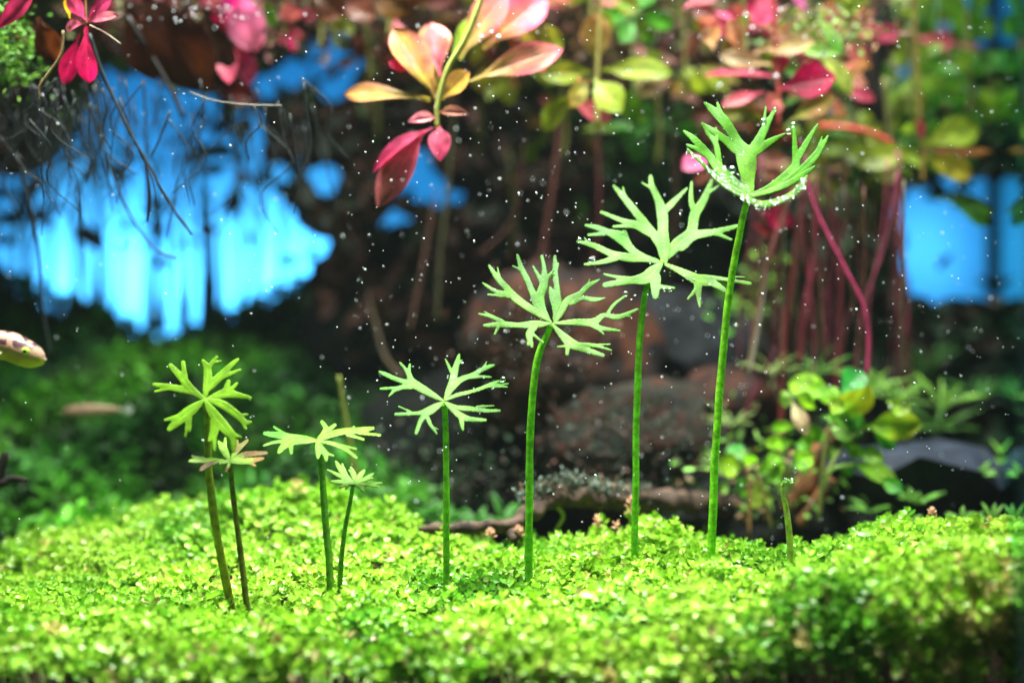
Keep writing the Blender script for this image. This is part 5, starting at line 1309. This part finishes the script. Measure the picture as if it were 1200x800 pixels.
# ------------------------------------------------------------------ fish
def fish_mat():
    m, nt, b, L = new_mat('puffer_skin')
    tc = nd(nt, 'ShaderNodeTexCoord'); at = nd(nt, 'ShaderNodeAttribute', attribute_name='Col')
    no = nd(nt, 'ShaderNodeTexNoise', i_Scale=34.0, i_Detail=2.0, i_Roughness=.5); L.new(tc.outputs['Object'], no.inputs['Vector'])
    mr = nd(nt, 'ShaderNodeMapRange', i_1=.50, i_2=.54); L.new(no.outputs[0], mr.inputs[0])
    sp = nd(nt, 'ShaderNodeSeparateXYZ'); L.new(tc.outputs['Object'], sp.inputs[0])
    up = nd(nt, 'ShaderNodeMapRange', i_1=-.005, i_2=.012); L.new(sp.outputs[2], up.inputs[0])
    mu = nd(nt, 'ShaderNodeMath', operation='MULTIPLY'); L.new(mr.outputs[0], mu.inputs[0]); L.new(up.outputs[0], mu.inputs[1])
    mx = nd(nt, 'ShaderNodeMix', data_type='RGBA'); L.new(mu.outputs[0], mx.inputs[0]); L.new(at.outputs['Color'], mx.inputs[6]); mx.inputs[7].default_value = (.07, .02, .03, 1)
    L.new(mx.outputs[2], b.inputs['Base Color']); b.inputs['Roughness'].default_value = .4
    b.inputs['Subsurface Weight'].default_value = .15; b.inputs['Subsurface Radius'].default_value = (.02, .01, .006)
    n2 = nd(nt, 'ShaderNodeTexNoise', i_Scale=120.0); L.new(tc.outputs['Object'], n2.inputs['Vector'])
    bp = nd(nt, 'ShaderNodeBump', i_Strength=.25, i_Distance=.004); L.new(n2.outputs[0], bp.inputs['Height']); L.new(bp.outputs[0], b.inputs['Normal'])
    return m
def fish_body(parent, prof, y, yw, mat, ctop, cbot, seg=22, sub=5, name='body'):
    """prof: (px, py_top, py_bottom) from snout to tail"""
    pr = catmull([Vector(p) for p in prof], sub)
    V, F, C = [], [], []
    k = sc_at(y)
    for p in pr:
        cx, tp, bt = p
        cz = (tp + bt) / 2; h = max(.6, (bt - tp) / 2)
        for j in range(seg):
            a = 2 * math.pi * j / seg
            q = P(cx, cz - h * math.cos(a), y); q.y += yw * h * k * math.sin(a)
            V.append(q)
            f = .5 + .5 * math.cos(a); f = min(1, max(0, (f - .25) / .35))
            C.append([b_ + (t_ - b_) * f for t_, b_ in zip(ctop, cbot)])
    n = len(pr)
    for i in range(n - 1):
        for j in range(seg):
            a = i * seg + j; b_ = i * seg + (j + 1) % seg
            F.append((a, a + seg, b_ + seg, b_))
    F.append(tuple(range(seg))); F.append(tuple((n - 1) * seg + j for j in reversed(range(seg))))
    return mesh_obj(name, V, F, mat, parent, cols=C)
y = .28
t = empty('puffer_fish', P(20, 410, y), 'small yellow-bellied puffer fish with dark blotches, its head entering at the left edge', 'fish')
fish_body(t, [(53.0, 419, 423), (51.5, 413.5, 426), (48, 408, 428.5), (42, 402.5, 430), (34, 398, 430.8), (24, 392.5, 429), (14, 388.8, 425.5), (2, 387.5, 421.5), (-16, 387, 422), (-40, 390, 420), (-60, 396, 414), (-76, 400, 410)], y, .85, fish_mat(), (.42, .25, .18), (.42, .38, .02))
k = sc_at(y)
ec = P(33.5, 411.5, y); ec.y -= .85 * 15.5 * k * .90
V, F = sphere_arrays(ec, 5.2 * k, 16, 10, (1, .7, 1)); eo = mesh_obj('eye', V, F, simple('eye_ring', (.45, .65, .05), .2), t)
pc = ec + Vector((0, -.55 * 4.9 * k, 0)); V, F = sphere_arrays(pc, 2.4 * k, 12, 8, (1, .5, 1))
pu = mesh_obj('pupil', V, F, simple('eye_pupil', (.003, .012, .01), .1), eo)
pu.parent = eo
V, F = sphere_arrays(P(53, 421.5, y) + Vector((0, 0, 0)), 2.0 * k, 10, 8, (.8, 1.6, 1)); mesh_obj('mouth', V, F, simple('lips', (.30, .22, .16), .7), t)
for nm, a, b_, w in [('tail_fin', (-72, 405), (-98, 405), 22), ('dorsal_fin', (-46, 392), (-62, 380), 14), ('side_fin', (8, 412), (-8, 418), 14)]:
    q0 = P(*a, y); q1 = P(*b_, y)
    if nm == 'side_fin': q0.y -= .03; q1.y -= .06
    leaf(t, q0, q1, w * k, name=nm, mat='blade', c1=(.5, .5, .3), c2=(.55, .55, .4), petiole=.0, belly=.75, nv=6)
y = 1.15
t = empty('distant_fish', P(110, 480, y), 'blurred orange and white fish far behind, low at the left', 'fish')
fish_body(t, [(72, 482, 485), (80, 477, 488), (95, 474, 490), (115, 474, 488), (132, 476, 485), (142, 478, 482)], y, .5, leaf_mat('far_fish_skin', 0, .5), (.22, .13, .08), (.22, .20, .12))
k = sc_at(y)
leaf(t, P(140, 480, y), P(156, 478, y), 16 * k, name='tail_fin', mat='blade', c1=(.35, .4, .3), c2=(.3, .4, .3), petiole=0, belly=.8, nv=5)
V, F = sphere_arrays(P(79, 481, y) + Vector((0, -.022, 0)), 1.8 * k, 8, 6); mesh_obj('eye', V, F, simple('far_eye', (.01, .01, .01), .2), t)

# ------------------------------------------------------------------ faint cloudiness of the water
hm = bpy.data.materials.new('water_haze'); hm.use_nodes = True
hn = hm.node_tree; hn.nodes.remove(hn.nodes['Principled BSDF'])
pvn = hn.nodes.new('ShaderNodeVolumePrincipled')
pvn.inputs['Color'].default_value = (.75, .92, .95, 1); pvn.inputs['Density'].default_value = .0016
hn.links.new(pvn.outputs[0], hn.nodes['Material Output'].inputs['Volume'])
hx, hy0, hy1, hz0, hz1 = 7.0, -5.0, 6.0, -2.6, 5.6
hv = [(a, b, c) for a in (-hx, hx) for b in (hy0, hy1) for c in (hz0, hz1)]
ho = mesh_obj('haze', hv, [(0, 1, 3, 2), (4, 6, 7, 5), (0, 4, 5, 1), (2, 3, 7, 6), (0, 2, 6, 4), (1, 5, 7, 3)], hm, smooth=False)
props(ho, 'faint cloudiness of the water', 'haze', kind='stuff')
